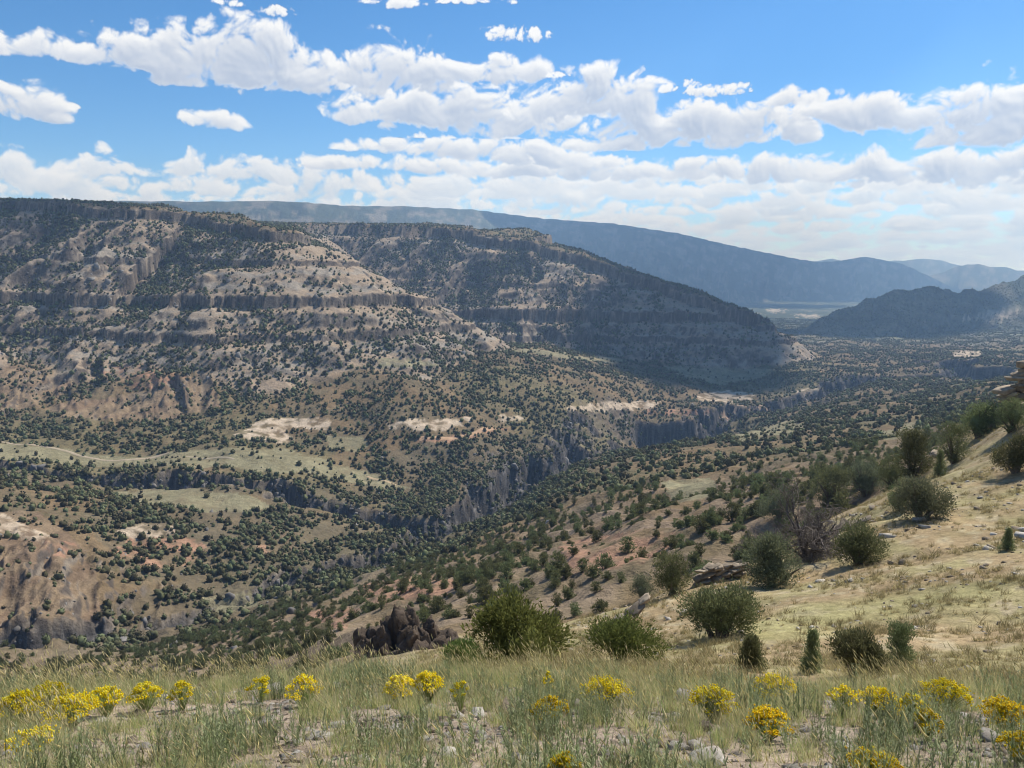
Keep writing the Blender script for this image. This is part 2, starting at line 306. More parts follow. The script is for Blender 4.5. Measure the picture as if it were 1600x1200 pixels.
def terrain(x, y):
    """elevation and zone masks for points (x, y)"""
    r = np.hypot(x, y); a = np.arctan2(x, y); lr = np.log(r)
    ii = np.unique(np.concatenate([np.arange(0, x.shape[0], 4), [x.shape[0] - 1]])); jj = np.unique(np.concatenate([np.arange(0, x.shape[1], 4), [x.shape[1] - 1]]))
    bt = base_T(a[np.ix_(ii, jj)], lr[np.ix_(ii, jj)]).reshape(len(ii), len(jj))       # smooth, so sampled sparsely
    fi = np.interp(lr[:, 0], lr[ii, 0], np.arange(len(ii))); fj = np.interp(a[0], a[0, jj], np.arange(len(jj)))
    i0 = np.minimum(fi.astype(int), len(ii) - 2); j0 = np.minimum(fj.astype(int), len(jj) - 2); wi = (fi - i0)[:, None]; wj = (fj - j0)[None]
    bt = bt[i0][:, j0] * (1 - wi) * (1 - wj) + bt[i0 + 1][:, j0] * wi * (1 - wj) + bt[i0][:, j0 + 1] * (1 - wi) * wj + bt[i0 + 1][:, j0 + 1] * wi * wj
    zb = bt * r
    # rolling relief that grows with distance
    far = sstep(120, 500, r)
    n1 = fbm(x / 190, y / 190, 4, 1); n2 = fbm(x / 45, y / 45, 4, 2)
    hump = ridged(x / 150 + n1 * 0.3, y / 150, 2, 3)
    zb = zb + far * (n1 * 7 + n2 * 1.6 + (hump - 0.45) * 7 * sstep(500, 900, r))
    zb = zb + sstep(25, 60, r) * (1 - far) * (fbm(x / 17, y / 17, 4, 4) * 0.9) + sstep(90, 160, r) * (1 - sstep(500, 700, r)) * (ridged(x / 42, y / 60, 3, 6) - .5) * 5
    near = 1 - sstep(30, 80, r)
    zb = zb + near * (fbm(x / 3.0, y / 3.0, 4, 8) * 0.10 * np.clip(r / 12, .25, 1) + fbm(x / .6, y / .6, 3, 9) * 0.02)
    # eroded badland ribs
    for (u, v, Yc, rad, amp, sc) in ((40, 600, 1000, 130, 11, 26), (200, 630, 950, 110, 6, 22), (60, 900, 430, 90, 7, 18), (330, 600, 1010, 80, 8, 22)):
        q = PX(u, v, Yc); mk_ = 1 - sstep(.45, 1.0, np.hypot(x - q[0], y - q[1]) / rad)
        zb = zb + mk_ * amp * (ridged((x + .35 * y) / sc + n2 * .25, y / (sc * 4), 2, 55) - .5)
    # plateau with cliffs and gullied flanks
    m = r > 600
    X, Y = x[m], y[m]
    wx = fbm(X / 90, Y / 90, 4, 11) * 16; wy = fbm(X / 90, Y / 90, 4, 12) * 16
    d, zr, lc, s = rim_field(X + wx, Y + wy)
    do = np.maximum(d, 0)
    gul = ridged(s / 112 + fbm(X / 150, Y / 150, 2, 13) * .4, do / 700, 2, 14)
    fine = ridged(s / 24 + fbm(X / 60, Y / 60, 3, 15) * .4, do / 200, 2, 16)
    g = (gul - 0.55) * 50 * sstep(5, 130, do) + (fine - .5) * 6 * sstep(10, 80, do)
    deff = do - g
    raw = zr - np.interp(s, SLS, SLV) * deff
    raw = np.where(d < 0, zr + np.minimum(-d, 1500) * 0.06 + fbm(X / 160, Y / 160, 4, 17) * 5 * sstep(0, 60, -d), raw)
    rough = fbm(X / 22, Y / 22, 4, 18) * 1.3
    zp = raw + rough; jag = fbm(X / 13, Y / 13, 3, 182) * 2.5
    zp = np.where(d > -12, cliff(zp, zr - 13 + fbm(s / 90, s * 0, 3, 19) * 5 + jag, np.interp(s, SLS, [15, 15, 15, 19, 21, 21]), .32), zp)
    zp = np.where(d > 0, cliff(zp, lc + fbm(s / 140, do / 300, 3, 20) * 6 + jag, np.interp(s, SLS, [14, 14, 14, 18, 20, 20]), .32), zp)
    zp = np.where(d > 0, cliff(zp, lc - 46 + fbm(s / 60, do / 200, 3, 21) * 5 + jag, 11, .42), zp)
    zp = np.where(d > 0, cliff(zp, lc + 62 + fbm(s / 60, do / 200, 3, 22) * 6 + jag, 9, .42), zp)
    mesa = np.zeros(x.shape); zm = np.full(x.shape, -1e4); zm[m] = zp
    dm = np.full(x.shape, 9e3); dm[m] = d
    mesa[m] = np.clip((zp - zb[m]) / 12 + .5, 0, 1)
    z = smax(zm, zb, 9.0)
    gl = np.zeros(x.shape); gl[m] = gul
    # crests far off
    isfar = np.zeros(x.shape)
    for k, (tbl, sl, back, gs) in enumerate(((RHILL, .34, .22, 110), (RIDGE, .30, .03, 330), (PEAK, .34, .2, 330), (SIERRA, .3, .1, 900))):
        rc, zc = crest(tbl, a)
        if k == 0: zc = zc + fbm(a * 55, a * 0, 4, 45) * 13
        if k in (1, 2): zc = zc + fbm(a * 40, a * 0, 4, 46 + k) * 9 * sstep(.28, .42, a)
        mm = r > 1500
        X, Y = x[mm], y[mm]; gg = ridged(X / gs + fbm(X / gs / 2, Y / gs / 2, 3, 30 + k), Y / gs / 3, 4, 33 + k)
        dd = rc[mm] - r[mm]
        amp = gs * .42 * sstep(0, gs * 4, np.abs(dd))
        h = np.where(dd > 0, zc[mm] - sl * dd * (1 - .3 * np.clip(dd / 3000, 0, 1)) + (gg - .97) * amp, zc[mm] + back * dd)
        h = h + fbm(X / gs * 2, Y / gs * 2, 4, 40 + k) * gs * .045 * sstep(0, gs * .5, np.abs(dd))
        if k == 0: h = cliff(h, zc[mm] - 40 + gg * 12, 12, .5)
        z[mm] = smax(h, z[mm], 6.0 + 6 * k)
        isfar[mm] = np.maximum(isfar[mm], sstep(-5, 10, h - z[mm] + 8) if k else 0)
    # gorges
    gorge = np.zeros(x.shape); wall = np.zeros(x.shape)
    m = (r > 250) & (r < 2600)
    X, Y = x[m], y[m]
    cx = fbm(X / 42, Y / 42, 4, 50) * 15 + (ridged(X / 70, Y / 70, 3, 53) - .5) * 16; cy = fbm(X / 42, Y / 42, 4, 51) * 15
    crag = ridged(X / 20, Y / 26, 3, 52)
    for path, st, reach in ((GORGE, 1.0, 78), (TRIB, 0.8, 26), (SIDE, 1.0, 24)):
        dd, zz, ww, s = path_field(X + cx, Y + cy, path)
        d1 = np.maximum(dd - ww, 0)
        prof = zz + np.where(d1 < 24, d1 * 1.6, 38.4 + (d1 - 24) * .85) + np.maximum(d1 - reach, 0) * .30 + (crag - .5) * 15 * sstep(2, 12, d1) * st + fbm(X / 12, Y / 12, 3, 54) * 2.5
        prof = cliff(prof, zz + 22 + crag * 12, 12, .5)
        zc = z[m]
        new = smin(zc, prof, 3.0)
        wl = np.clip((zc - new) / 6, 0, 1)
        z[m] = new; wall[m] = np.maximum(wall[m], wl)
    # two sheer alcoves in the far walls
    for (u, v, Yc, rx, ry, zb0) in ((1056, 690, 1180, 60, 44, -270), (1528, 598, 1500, 56, 46, -203)):
        q = PX(u, v, Yc); dn = np.hypot((X + cx * .35 - q[0]) / rx, (Y + cy * .35 - q[1]) / ry)
        wl_ = zb0 + np.maximum(dn - 1, 0) * min(rx, ry) * 5 + (crag - .5) * 2
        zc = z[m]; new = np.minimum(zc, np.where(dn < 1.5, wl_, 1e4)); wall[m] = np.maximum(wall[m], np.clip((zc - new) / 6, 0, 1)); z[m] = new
    return z, dict(mesa=mesa, dm=dm, wall=wall, gul=gl, far=isfar)

# polar sheet centred on the viewer
az = np.concatenate([np.linspace(-66, -36.5, 46)[:-1], np.linspace(-36.5, 36.5, 860), np.linspace(36.5, 66, 46)[1:]]) * math.pi / 180
def lsp(a, b, n): return np.exp(np.linspace(math.log(a), math.log(b), n, endpoint=False))
rings = np.concatenate([lsp(1.2, 14, 120), lsp(14, 70, 130), lsp(70, 260, 120), lsp(260, 900, 250), np.linspace(900, 2100, 330, endpoint=False), lsp(2100, 3600, 70), lsp(3600, 12000, 100), lsp(12000, 15000, 16)])
AZ, RR = np.meshgrid(az, rings)
GX, GY = RR * np.sin(AZ), RR * np.cos(AZ)
GZ, MASK = terrain(GX, GY)
gu, gv = project(GX, GY, GZ)
# slope and normals
def grid_slope():
    e1 = np.stack([np.gradient(GX, axis=0), np.gradient(GY, axis=0), np.gradient(GZ, axis=0)], -1)
    e2 = np.stack([np.gradient(GX, axis=1), np.gradient(GY, axis=1), np.gradient(GZ, axis=1)], -1)
    n = np.cross(e2, e1); n /= np.linalg.norm(n, axis=-1, keepdims=True); n *= np.sign(n[..., 2:3] + 1e-9)
    return n
NRM = grid_slope()
STEEP = np.degrees(np.arccos(np.clip(NRM[..., 2], -1, 1)))
# rows of the sheet that the viewer can see (running horizon)
T = GZ / RR
VIS = T >= np.maximum.accumulate(T, axis=0) - 1e-9

lrings = rings
def sample(field, x, y):
    a = np.arctan2(x, y); r = np.hypot(x, y)
    i = np.clip(np.interp(r, lrings, np.arange(len(rings))), 0, len(rings) - 1.001); j = np.clip(np.interp(a, az, np.arange(len(az))), 0, len(az) - 1.001)
    i0 = i.astype(int); j0 = j.astype(int); fi = i - i0; fj = j - j0
    return (field[i0, j0] * (1 - fi) * (1 - fj) + field[i0 + 1, j0] * fi * (1 - fj) + field[i0, j0 + 1] * (1 - fi) * fj + field[i0 + 1, j0 + 1] * fi * fj)
def height(x, y): return float(sample(GZ, np.array([x]), np.array([y]))[0])
def hit(u, v, rmin=2.0, rmax=40000):
    """first ground point seen in photo pixel (u, v)"""
    p = PX(u, v, 1.0); a = math.atan2(p[0], p[1]); k = math.hypot(p[0], p[1]); t = p[2] / k
    j = np.interp(a, az, np.arange(len(az))); j0 = int(j); fj = j - j0
    prof = (GZ[:, j0] * (1 - fj) + GZ[:, j0 + 1] * fj) / rings
    idx = np.where((prof >= t) & (rings > rmin) & (rings < rmax))[0]
    i = idx[0] if len(idx) else len(rings) - 1
    if i > 0 and prof[i] > t > prof[i - 1]:
        r = rings[i - 1] + (rings[i] - rings[i - 1]) * (t - prof[i - 1]) / (prof[i] - prof[i - 1])
    else: r = rings[i]
    x, y = r * math.sin(a), r * math.cos(a)
    return Vector((x, y, height(x, y)))
# ------------------------------------------------------------------ ground colours (soil, rock, grass by place)
def in_poly(u, v, poly):
    c = np.zeros(u.shape, bool)
    for (x0, y0), (x1, y1) in zip(poly, poly[1:] + poly[:1]):
        c ^= ((y0 > v) != (y1 > v)) & (u < (x1 - x0) * (v - y0) / (y1 - y0 + 1e-9) + x0)
    return c
NU = gu + fbm(GX / 30, GY / 30, 4, 60) * 9; NV = gv + fbm(GX / 30, GY / 30, 4, 61) * 3.2
MEADOWS = [([(-300,688),(0,692),(110,703),(200,716),(350,698),(440,702),(480,712),(560,733),(640,762),(600,764),(480,740),(330,729),(160,730),(0,717),(-300,712)], 500, 950),
           ([(170,768),(300,764),(400,776),(435,793),(330,801),(220,786)], 480, 760), ([(503,683),(560,680),(578,695),(560,706),(515,700)], 600, 1100),
           ([(1030,572),(1130,574),(1220,578),(1190,592),(1120,602),(1080,592)], 1300, 2300), ([(580,560),(660,562),(690,570),(600,574)], 900, 1400),
           ([(1035,752),(1110,745),(1120,770),(1060,785)], 250, 700), ([(310,932),(380,925),(410,945),(340,960)], 300, 600), ([(1000,560),(900,556),(860,546),(790,545),(850,556),(960,568)], 1000, 1700),
           ([(1120,665),(1240,655),(1260,672),(1150,690)], 500, 1100), ([(1370,672),(1450,660),(1440,680),(1380,690)], 400, 1000)]
SLICK = [([(368,680),(395,660),(440,653),(500,652),(522,658),(520,672),(455,668),(440,676),(466,690),(440,692)], 700, 1100), ([(600,662),(660,655),(740,652),(735,664),(690,672),(610,668)], 700, 1200),
         ([(760,648),(800,645),(818,655),(780,660)], 800, 1300), ([(880,638),(930,629),(1030,627),(1015,638),(960,641),(900,643)], 900, 1500), ([(1082,620),(1110,613),(1165,611),(1182,624),(1130,631),(1095,628)], 1100, 1700),
         ([(1235,609),(1262,605),(1285,609),(1275,618),(1245,619)], 1100, 1800), ([(1482,553),(1510,547),(1535,552),(1525,561),(1490,560)], 1300, 2600),
         ([(180,832),(225,818),(270,822),(272,836),(215,846)], 400, 700), ([(0,800),(40,820),(75,838),(60,850),(20,836),(0,826)], 380, 620), ([(1195,482),(1228,484),(1226,488),(1200,487)], 3000, 9000), ([(1240,490),(1285,493),(1280,497),(1246,495)], 3000, 9000), ([(1500,500),(1580,482),(1600,488),(1540,505)], 2500, 4500)]
REDS = [([(165,862),(200,842),(290,838),(340,862),(280,885),(220,890)], 380, 700), ([(60,838),(112,850),(105,872),(70,862)], 350, 620), ([(390,845),(450,835),(470,860),(420,872)], 400, 700),
        ([(560,915),(640,900),(720,905),(700,930),(620,945),(560,940)], 150, 420), ([(480,950),(560,950),(540,985),(480,980)], 150, 420), ([(860,850),(1000,830),(1080,830),(1010,880),(900,900)], 110, 330),
        ([(130,575),(240,570),(300,590),(220,610)], 800, 1200), ([(640,690),(700,683),(770,668),(800,668),(760,680),(690,692)], 750, 1100), ([(1000,640),(1110,640),(1120,648),(1000,650)], 1000, 1500)]
BAD = [([(-200,560),(60,556),(115,575),(110,610),(40,640),(-200,640)], 800, 1300), ([(60,620),(180,588),(320,590),(350,640),(240,660),(90,650)], 800, 1100), ([(-100,760),(60,790),(150,880),(160,960),(60,1010),(-100,1000)], 250, 620)]
def zone(polys):
    m = np.zeros(GX.shape)
    for poly, r0, r1 in polys: m = np.maximum(m, (in_poly(NU, NV, poly) & (RR > r0) & (RR < r1)).astype(float))
    return m
DENSE = [([(130,800),(300,792),(450,795),(600,815),(700,870),(600,915),(480,950),(330,1000),(120,1045),(60,1040),(150,950),(300,905),(200,900)], 300, 720), ([(590,705),(700,690),(880,690),(920,730),(880,770),(780,850),(640,890),(560,850),(600,790),(560,770)], 480, 1100), ([(0,730),(200,735),(450,745),(600,775),(560,800),(400,772),(150,760),(0,755)], 600, 800)]
Z_DENSE = zone(DENSE)
Z_MEADOW, Z_SLICK, Z_RED, Z_BAD = zone(MEADOWS), zone(SLICK), zone(REDS), zone(BAD)
c = lambda *v: np.array(v)
def blend(col, new, m): return col + (new - col) * m[..., None]
nA = fbm(GX / 55, GY / 55, 4, 62); nB = fbm(GX / 14, GY / 14, 4, 63); nC = fbm(GX / 300, GY / 300, 3, 64)
col = np.ones(GX.shape + (3,)) * c(.235, .190, .125)
col = blend(col, c(.205, .180, .128), sstep(-.3, .5, nA))
col = blend(col, c(.218, .210, .130), sstep(0, .6, nC + nB * .3) * .8)
scrub = sstep(.0, .45, fbm(GX / 5, GY / 5, 3, 74)) * sstep(-.5, .2, nA) * sstep(130, 200, RR)
col = blend(col, c(.125, .130, .080), scrub * .6)
col = blend(col, c(.175, .165, .125), Z_DENSE * .6)
mesa_slope = MASK['mesa'] * sstep(0, 30, MASK['dm'])
strata = fbm(GX / 400, (GZ + 8 * nA) / 11, 3, 65)
col = blend(col, c(.335, .255, .178), mesa_slope * .9)
col = blend(col, c(.300, .265, .215), mesa_slope * sstep(.0, .5, strata) * .8)
col = blend(col, c(.290, .240, .175), Z_BAD * .9)
col = blend(col, c(.240, .190, .140), Z_BAD * sstep(0, .4, fbm(GX / 60, (GZ + nA * 3) / 7, 3, 66)))
low = (1 - mesa_slope) * (RR > 100) * (RR < 2600)
col = col * (1 - low[..., None] * (1 - c(.86, .76, .66)))
col = blend(col, c(.275, .205, .145), (1 - sstep(300, 480, RR)) * sstep(100, 140, RR) * sstep(-.6, .5, nB) * .75)
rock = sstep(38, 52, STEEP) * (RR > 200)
cl = blend(np.ones(col.shape) * c(.105, .086, .070), c(.24, .20, .155), sstep(-.1, .6, fbm(GX / 20, GZ / 3.5, 3, 67)))  # brown cliff rock, tinted darker to include the shadow in the bands
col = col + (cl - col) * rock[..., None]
gr = blend(np.ones(col.shape) * c(.066, .062, .060), c(.165, .152, .140), sstep(-.2, .5, fbm(GX / 9, GZ / 4, 3, 68)))  # grey gorge rock, with the shade of the walls darkened into its colour
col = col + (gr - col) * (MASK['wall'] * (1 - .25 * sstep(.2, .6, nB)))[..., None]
col = blend(col, c(.262, .236, .142), Z_MEADOW * np.clip(.8 + .35 * nB, .3, 1))
col = blend(col, c(.37, .215, .14), Z_RED * sstep(-.5, .5, nB + nA * .5) * .85)
col = blend(col, c(.50, .40, .29), Z_SLICK * sstep(-.55, .25, nB + .4 * fbm(GX / 40, GZ / 2.0, 3, 75)))
# wooded upland and far mountains
forest = np.clip(sstep(2300, 4200, RR) * .92 * np.clip(sstep(-.75, -.1, fbm(GX / 260, GY / 260, 4, 69) + .2), .5, 1) * (1 - .8 * Z_SLICK), 0, 1)
col = blend(col, c(.060, .074, .045), forest)
col = blend(col, c(.36, .285, .21), sstep(.05, .40, fbm(GX / 170, (GZ + nC * 30) / 60, 4, 70)) * sstep(3000, 4500, RR) * .42 * sstep(6, 13, STEEP))
# the viewer's hill: straw-coloured grass over tan soil
hill = (1 - sstep(60, 130, RR)) * sstep(9, 14, RR)
hn = fbm(GX / 6, GY / 6, 4, 71); hs = fbm(GX / 1.3, GY / 1.3, 4, 72)
hcol = blend(np.ones(col.shape) * c(.370, .275, .155), c(.345, .295, .150), sstep(-.3, .4, hn)); hcol = blend(hcol, c(.42, .345, .215), sstep(.15, .6, hs))
hcol = blend(hcol, c(.31, .29, .13), sstep(.15, .7, fbm(GX / 11, GY / 11, 3, 73)) * .5)
col = col + (hcol - col) * hill[..., None]
nearc = blend(np.ones(col.shape) * c(.37, .29, .215), c(.30, .245, .18), sstep(-.2, .4, hs))
col = col + (nearc - col) * (1 - sstep(8, 12, RR))[..., None]
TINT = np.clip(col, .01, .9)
def sheet(name, i0, i1, mat, cols=None):
    nj = len(az); v = np.stack([GX[i0:i1 + 1], GY[i0:i1 + 1], GZ[i0:i1 + 1]], -1).reshape(-1, 3).astype(np.float32)
    ni = i1 - i0 + 1
    k = (np.arange(ni - 1)[:, None] * nj + np.arange(nj - 1)[None]).ravel()
    f = np.stack([k, k + 1, k + nj + 1, k + nj], -1).astype(np.int32)
    me = bpy.data.meshes.new(name)
    me.vertices.add(len(v)); me.vertices.foreach_set('co', v.ravel())
    me.loops.add(f.size); me.loops.foreach_set('vertex_index', f.ravel())
    me.polygons.add(len(f)); me.polygons.foreach_set('loop_start', np.arange(0, f.size, 4, dtype=np.int32))
    me.polygons.foreach_set('use_smooth', np.ones(len(f), bool))
    me.update(calc_edges=True)
    if cols is not None:
        at = me.color_attributes.new('tint', 'FLOAT_COLOR', 'POINT')
        c = np.concatenate([cols[i0:i1 + 1].reshape(-1, 3), np.ones((len(v), 1))], 1).astype(np.float32)
        at.data.foreach_set('color', c.ravel())
    me.materials.append(mat)
    o = bpy.data.objects.new(name, me); COL.objects.link(o); o['kind'] = 'structure'
    return o
# ------------------------------------------------------------------ materials
def newmat(name):
    m = bpy.data.materials.new(name); m.use_nodes = True
    nt = m.node_tree; b = nt.nodes['Principled BSDF']; b.inputs['Roughness'].default_value = .9
    b.inputs['Specular IOR Level'].default_value = .15
    return m, nt, b
def nd(nt, t, **kw):
    n = nt.nodes.new(t)
    for k, v in kw.items():
        if k in n.inputs.keys() if hasattr(n.inputs, 'keys') else False: n.inputs[k].default_value = v
        else: setattr(n, k, v)
    return n
def noise_node(nt, scale, detail=6, rough=.6, vec=None):
    n = nt.nodes.new('ShaderNodeTexNoise'); n.inputs['Scale'].default_value = scale; n.inputs['Detail'].default_value = detail; n.inputs['Roughness'].default_value = rough
    if vec: nt.links.new(vec, n.inputs['Vector'])
    return n
def mapr(nt, src, a, b, c0, d):
    n = nt.nodes.new('ShaderNodeMapRange'); nt.links.new(src, n.inputs[0])
    for i, v in enumerate((a, b, c0, d)): n.inputs[i + 1].default_value = v
    return n.outputs[0]
def mulc(nt, ca, fac):
    n = nt.nodes.new('ShaderNodeMix'); n.data_type = 'RGBA'; n.blend_type = 'MULTIPLY'; n.inputs['Factor'].default_value = 1
    nt.links.new(ca, n.inputs[6]); nt.links.new(fac, n.inputs[7]); return n.outputs[2]
def terrain_mat(name, scales, bumps, lo=.72, hi=1.25):
    m, nt, b = newmat(name)
    at = nt.nodes.new('ShaderNodeAttribute'); at.attribute_name = 'tint'
    tc = nt.nodes.new('ShaderNodeTexCoord'); vec = tc.outputs['Object']; colr = at.outputs['Color']; nrm = None
    for s, bd in zip(scales, bumps):
        n = noise_node(nt, s, 6, .62, vec)
        colr = mulc(nt, colr, mapr(nt, n.outputs[0], .3, .7, lo, hi))
        if bd:
            bp = nt.nodes.new('ShaderNodeBump'); bp.inputs['Distance'].default_value = bd; bp.inputs['Strength'].default_value = 1
            nt.links.new(n.outputs[0], bp.inputs['Height'])
            if nrm: nt.links.new(nrm, bp.inputs['Normal'])
            nrm = bp.outputs[0]
    nt.links.new(colr, b.inputs['Base Color'])
    if nrm: nt.links.new(nrm, b.inputs['Normal'])
    b.inputs['Roughness'].default_value = 1; b.inputs['Specular IOR Level'].default_value = .05
    return m
M = {}
M['near'] = terrain_mat('gravelly_soil', (1.2, 16, 70), (0, .03, .008), .65, 1.3)
M['hill'] = terrain_mat('dry_grass_soil', (.25, 2.4, 14), (0, .12, .03), .7, 1.25)
M['valley'] = terrain_mat('valley_soil', (.03, .22, .9), (0, 1.6, .5), .78, 1.2)
M['far'] = terrain_mat('mountain_forest', (.004, .022, .09), (0, 14, 4), .75, 1.25)

def leaf_mat(name, colr, var=.3, transl=.35, hue=.03):
    m = bpy.data.materials.new(name); m.use_nodes = True; nt = m.node_tree; nt.nodes.clear()
    out = nt.nodes.new('ShaderNodeOutputMaterial'); d = nt.nodes.new('ShaderNodeBsdfDiffuse'); t = nt.nodes.new('ShaderNodeBsdfTranslucent'); mx = nt.nodes.new('ShaderNodeMixShader')
    mx.inputs[0].default_value = transl
    oi = nt.nodes.new('ShaderNodeObjectInfo'); geo = nt.nodes.new('ShaderNodeNewGeometry')
    hs = nt.nodes.new('ShaderNodeHueSaturation'); hs.inputs['Color'].default_value = (*colr, 1)
    nt.links.new(mapr(nt, oi.outputs['Random'], 0, 1, .5 - hue, .5 + hue), hs.inputs['Hue'])
    a = mapr(nt, oi.outputs['Random'], 0, 1, 1 - var, 1 + var); r = mapr(nt, geo.outputs['Random Per Island'], 0, 1, .65, 1.35)
    mm = nt.nodes.new('ShaderNodeMath'); mm.operation = 'MULTIPLY'; nt.links.new(a, mm.inputs[0]); nt.links.new(r, mm.inputs[1]); nt.links.new(mm.outputs[0], hs.inputs['Value'])
    for q in (d, t): nt.links.new(hs.outputs[0], q.inputs[0])
    nt.links.new(d.outputs[0], mx.inputs[1]); nt.links.new(t.outputs[0], mx.inputs[2]); nt.links.new(mx.outputs[0], out.inputs[0])
    return m
M['juniper'] = leaf_mat('juniper_foliage', (.165, .178, .082))
M['juniper_bright'] = leaf_mat('bright_juniper_foliage', (.150, .180, .052), .12)
M['juniper_grey'] = leaf_mat('grey_juniper_foliage', (.170, .185, .105), .12)
M['juniper_far'] = leaf_mat('distant_juniper_foliage', (.122, .122, .064), .5, .25, .045)
def tint_mat(name, rough=.9, transl=0.0, nscale=0):
    m = bpy.data.materials.new(name); m.use_nodes = True; nt = m.node_tree; b = nt.nodes['Principled BSDF']
    at = nt.nodes.new('ShaderNodeAttribute'); at.attribute_name = 'tint'; oi = nt.nodes.new('ShaderNodeObjectInfo')
    v = mapr(nt, oi.outputs['Random'], 0, 1, .75, 1.25); cc = mulc(nt, at.outputs['Color'], v)
    b.inputs['Roughness'].default_value = rough; b.inputs['Specular IOR Level'].default_value = .15
    if transl:
        out = nt.nodes['Material Output']; t = nt.nodes.new('ShaderNodeBsdfTranslucent'); mx = nt.nodes.new('ShaderNodeMixShader'); mx.inputs[0].default_value = transl
        nt.links.new(cc, t.inputs[0]); nt.links.new(b.outputs[0], mx.inputs[1]); nt.links.new(t.outputs[0], mx.inputs[2]); nt.links.new(mx.outputs[0], out.inputs[0])
    nt.links.new(cc, b.inputs['Base Color'])
    return m
M['blade'] = tint_mat('grass_blade', .8, .5)
M['petal'] = tint_mat('yellow_petal', .8, .4)
def rock_mat(name, c0, c1, scale, bump):
    m, nt, b = newmat(name); tc = nt.nodes.new('ShaderNodeTexCoord'); oi = nt.nodes.new('ShaderNodeObjectInfo')
    n = noise_node(nt, scale, 8, .65, tc.outputs['Object']); cr = nt.nodes.new('ShaderNodeValToRGB'); nt.links.new(n.outputs[0], cr.inputs[0])
    cr.color_ramp.elements[0].position = .35; cr.color_ramp.elements[1].position = .65
    cr.color_ramp.elements[0].color = (*c0, 1); cr.color_ramp.elements[1].color = (*c1, 1)
    nt.links.new(mulc(nt, cr.outputs[0], mapr(nt, oi.outputs['Random'], 0, 1, .7, 1.25)), b.inputs['Base Color'])
    bp = nt.nodes.new('ShaderNodeBump'); bp.inputs['Distance'].default_value = bump; n2 = noise_node(nt, scale * 3, 8, .7, tc.outputs['Object'])
    nt.links.new(n2.outputs[0], bp.inputs['Height']); nt.links.new(bp.outputs[0], b.inputs['Normal'])
    return m
M['stone'] = rock_mat('pale_field_stone', (.26, .225, .18), (.50, .46, .39), 5, .02)
M['sand'] = rock_mat('tan_sandstone', (.20, .160, .115), (.36, .29, .205), 1.2, .06)
M['dark_rock'] = rock_mat('dark_brown_rock', (.070, .053, .041), (.165, .128, .095), .5, .25)
M['gorge_rock'] = rock_mat('grey_gorge_rock', (.12, .112, .104), (.30, .278, .25), .25, .3)
M['bark'] = rock_mat('juniper_bark', (.10, .075, .055), (.24, .195, .15), 6, .02)
M['dead'] = rock_mat('dead_wood', (.10, .082, .068), (.23, .195, .165), 5, .01)
M['road'] = terrain_mat('dirt_track', (.2, 1.2), (0, .1), .85, 1.15)
MATS = M

# ------------------------------------------------------------------ ground sheets
ir = lambda r: int(np.searchsorted(rings, r))
i1, i2, i3 = ir(11), ir(95), ir(2600)
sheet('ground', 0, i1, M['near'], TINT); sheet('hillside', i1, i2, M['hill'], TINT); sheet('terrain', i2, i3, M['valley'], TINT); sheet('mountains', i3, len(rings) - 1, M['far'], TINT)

# ------------------------------------------------------------------ mesh helpers
def mesh(name, v, f, mat, cols=None, smooth=False):
    """v (n,3); f list of index arrays (m,3) and/or (m,4)"""
    me = bpy.data.meshes.new(name); fs = f if isinstance(f, list) else [f]
    v = np.asarray(v, np.float32); loops = np.concatenate([np.asarray(a).ravel() for a in fs]).astype(np.int32)
    cnt = np.concatenate([np.full(len(a), np.asarray(a).shape[1]) for a in fs]).astype(np.int32)
    me.vertices.add(len(v)); me.vertices.foreach_set('co', v.ravel()); me.loops.add(len(loops)); me.loops.foreach_set('vertex_index', loops)
    me.polygons.add(len(cnt)); me.polygons.foreach_set('loop_start', (np.cumsum(cnt) - cnt).astype(np.int32))
    if smooth: me.polygons.foreach_set('use_smooth', np.ones(len(cnt), bool))
    me.update(calc_edges=True)
    if cols is not None:
        at = me.color_attributes.new('tint', 'FLOAT_COLOR', 'POINT'); at.data.foreach_set('color', np.concatenate([cols, np.ones((len(v), 1))], 1).astype(np.float32).ravel())
    me.materials.append(mat); return me
def obj(name, me, parent=None, loc=None):
    o = bpy.data.objects.new(name, me); COL.objects.link(o)
    if parent: o.parent = parent
    if loc is not None: o.location = loc
    return o
def tag(o, label, cat, group=None):
    o['label'] = label; o['category'] = cat
    if group: o['group'] = group
    return o
def thing(name, loc, label, cat, group=None, rz=0, sc=(1, 1, 1)):
    o = bpy.data.objects.new(name, None); COL.objects.link(o); o.location = loc; o.rotation_euler = (0, 0, rz); o.scale = sc
    o.empty_display_size = .1
    return tag(o, label, cat, group)
def unit(v): return v / (np.linalg.norm(v, axis=-1, keepdims=True) + 1e-9)
def tubes(paths, sides=5):
    """paths: list of (points (k,3), radii (k,))"""
    V, F = [], []; n = 0
    for p, r in paths:
        p = np.asarray(p, float); r = np.asarray(r, float); k = len(p)
        t = unit(np.gradient(p, axis=0)); ref = np.where(np.abs(t[:, 2:3]) > .9, [[1., 0, 0]], [[0, 0, 1.]])
        a = unit(np.cross(t, ref)); b = np.cross(t, a); th = np.arange(sides) * 2 * np.pi / sides
        ring = p[:, None] + r[:, None, None] * (a[:, None] * np.cos(th)[None, :, None] + b[:, None] * np.sin(th)[None, :, None])
        V.append(ring.reshape(-1, 3)); i = np.arange(k - 1)[:, None] * sides; j = np.arange(sides)[None]; j2 = (j + 1) % sides
        F.append(np.stack([i + j, i + j2, i + sides + j2, i + sides + j], -1).reshape(-1, 4) + n); n += k * sides
    return np.concatenate(V), np.concatenate(F)

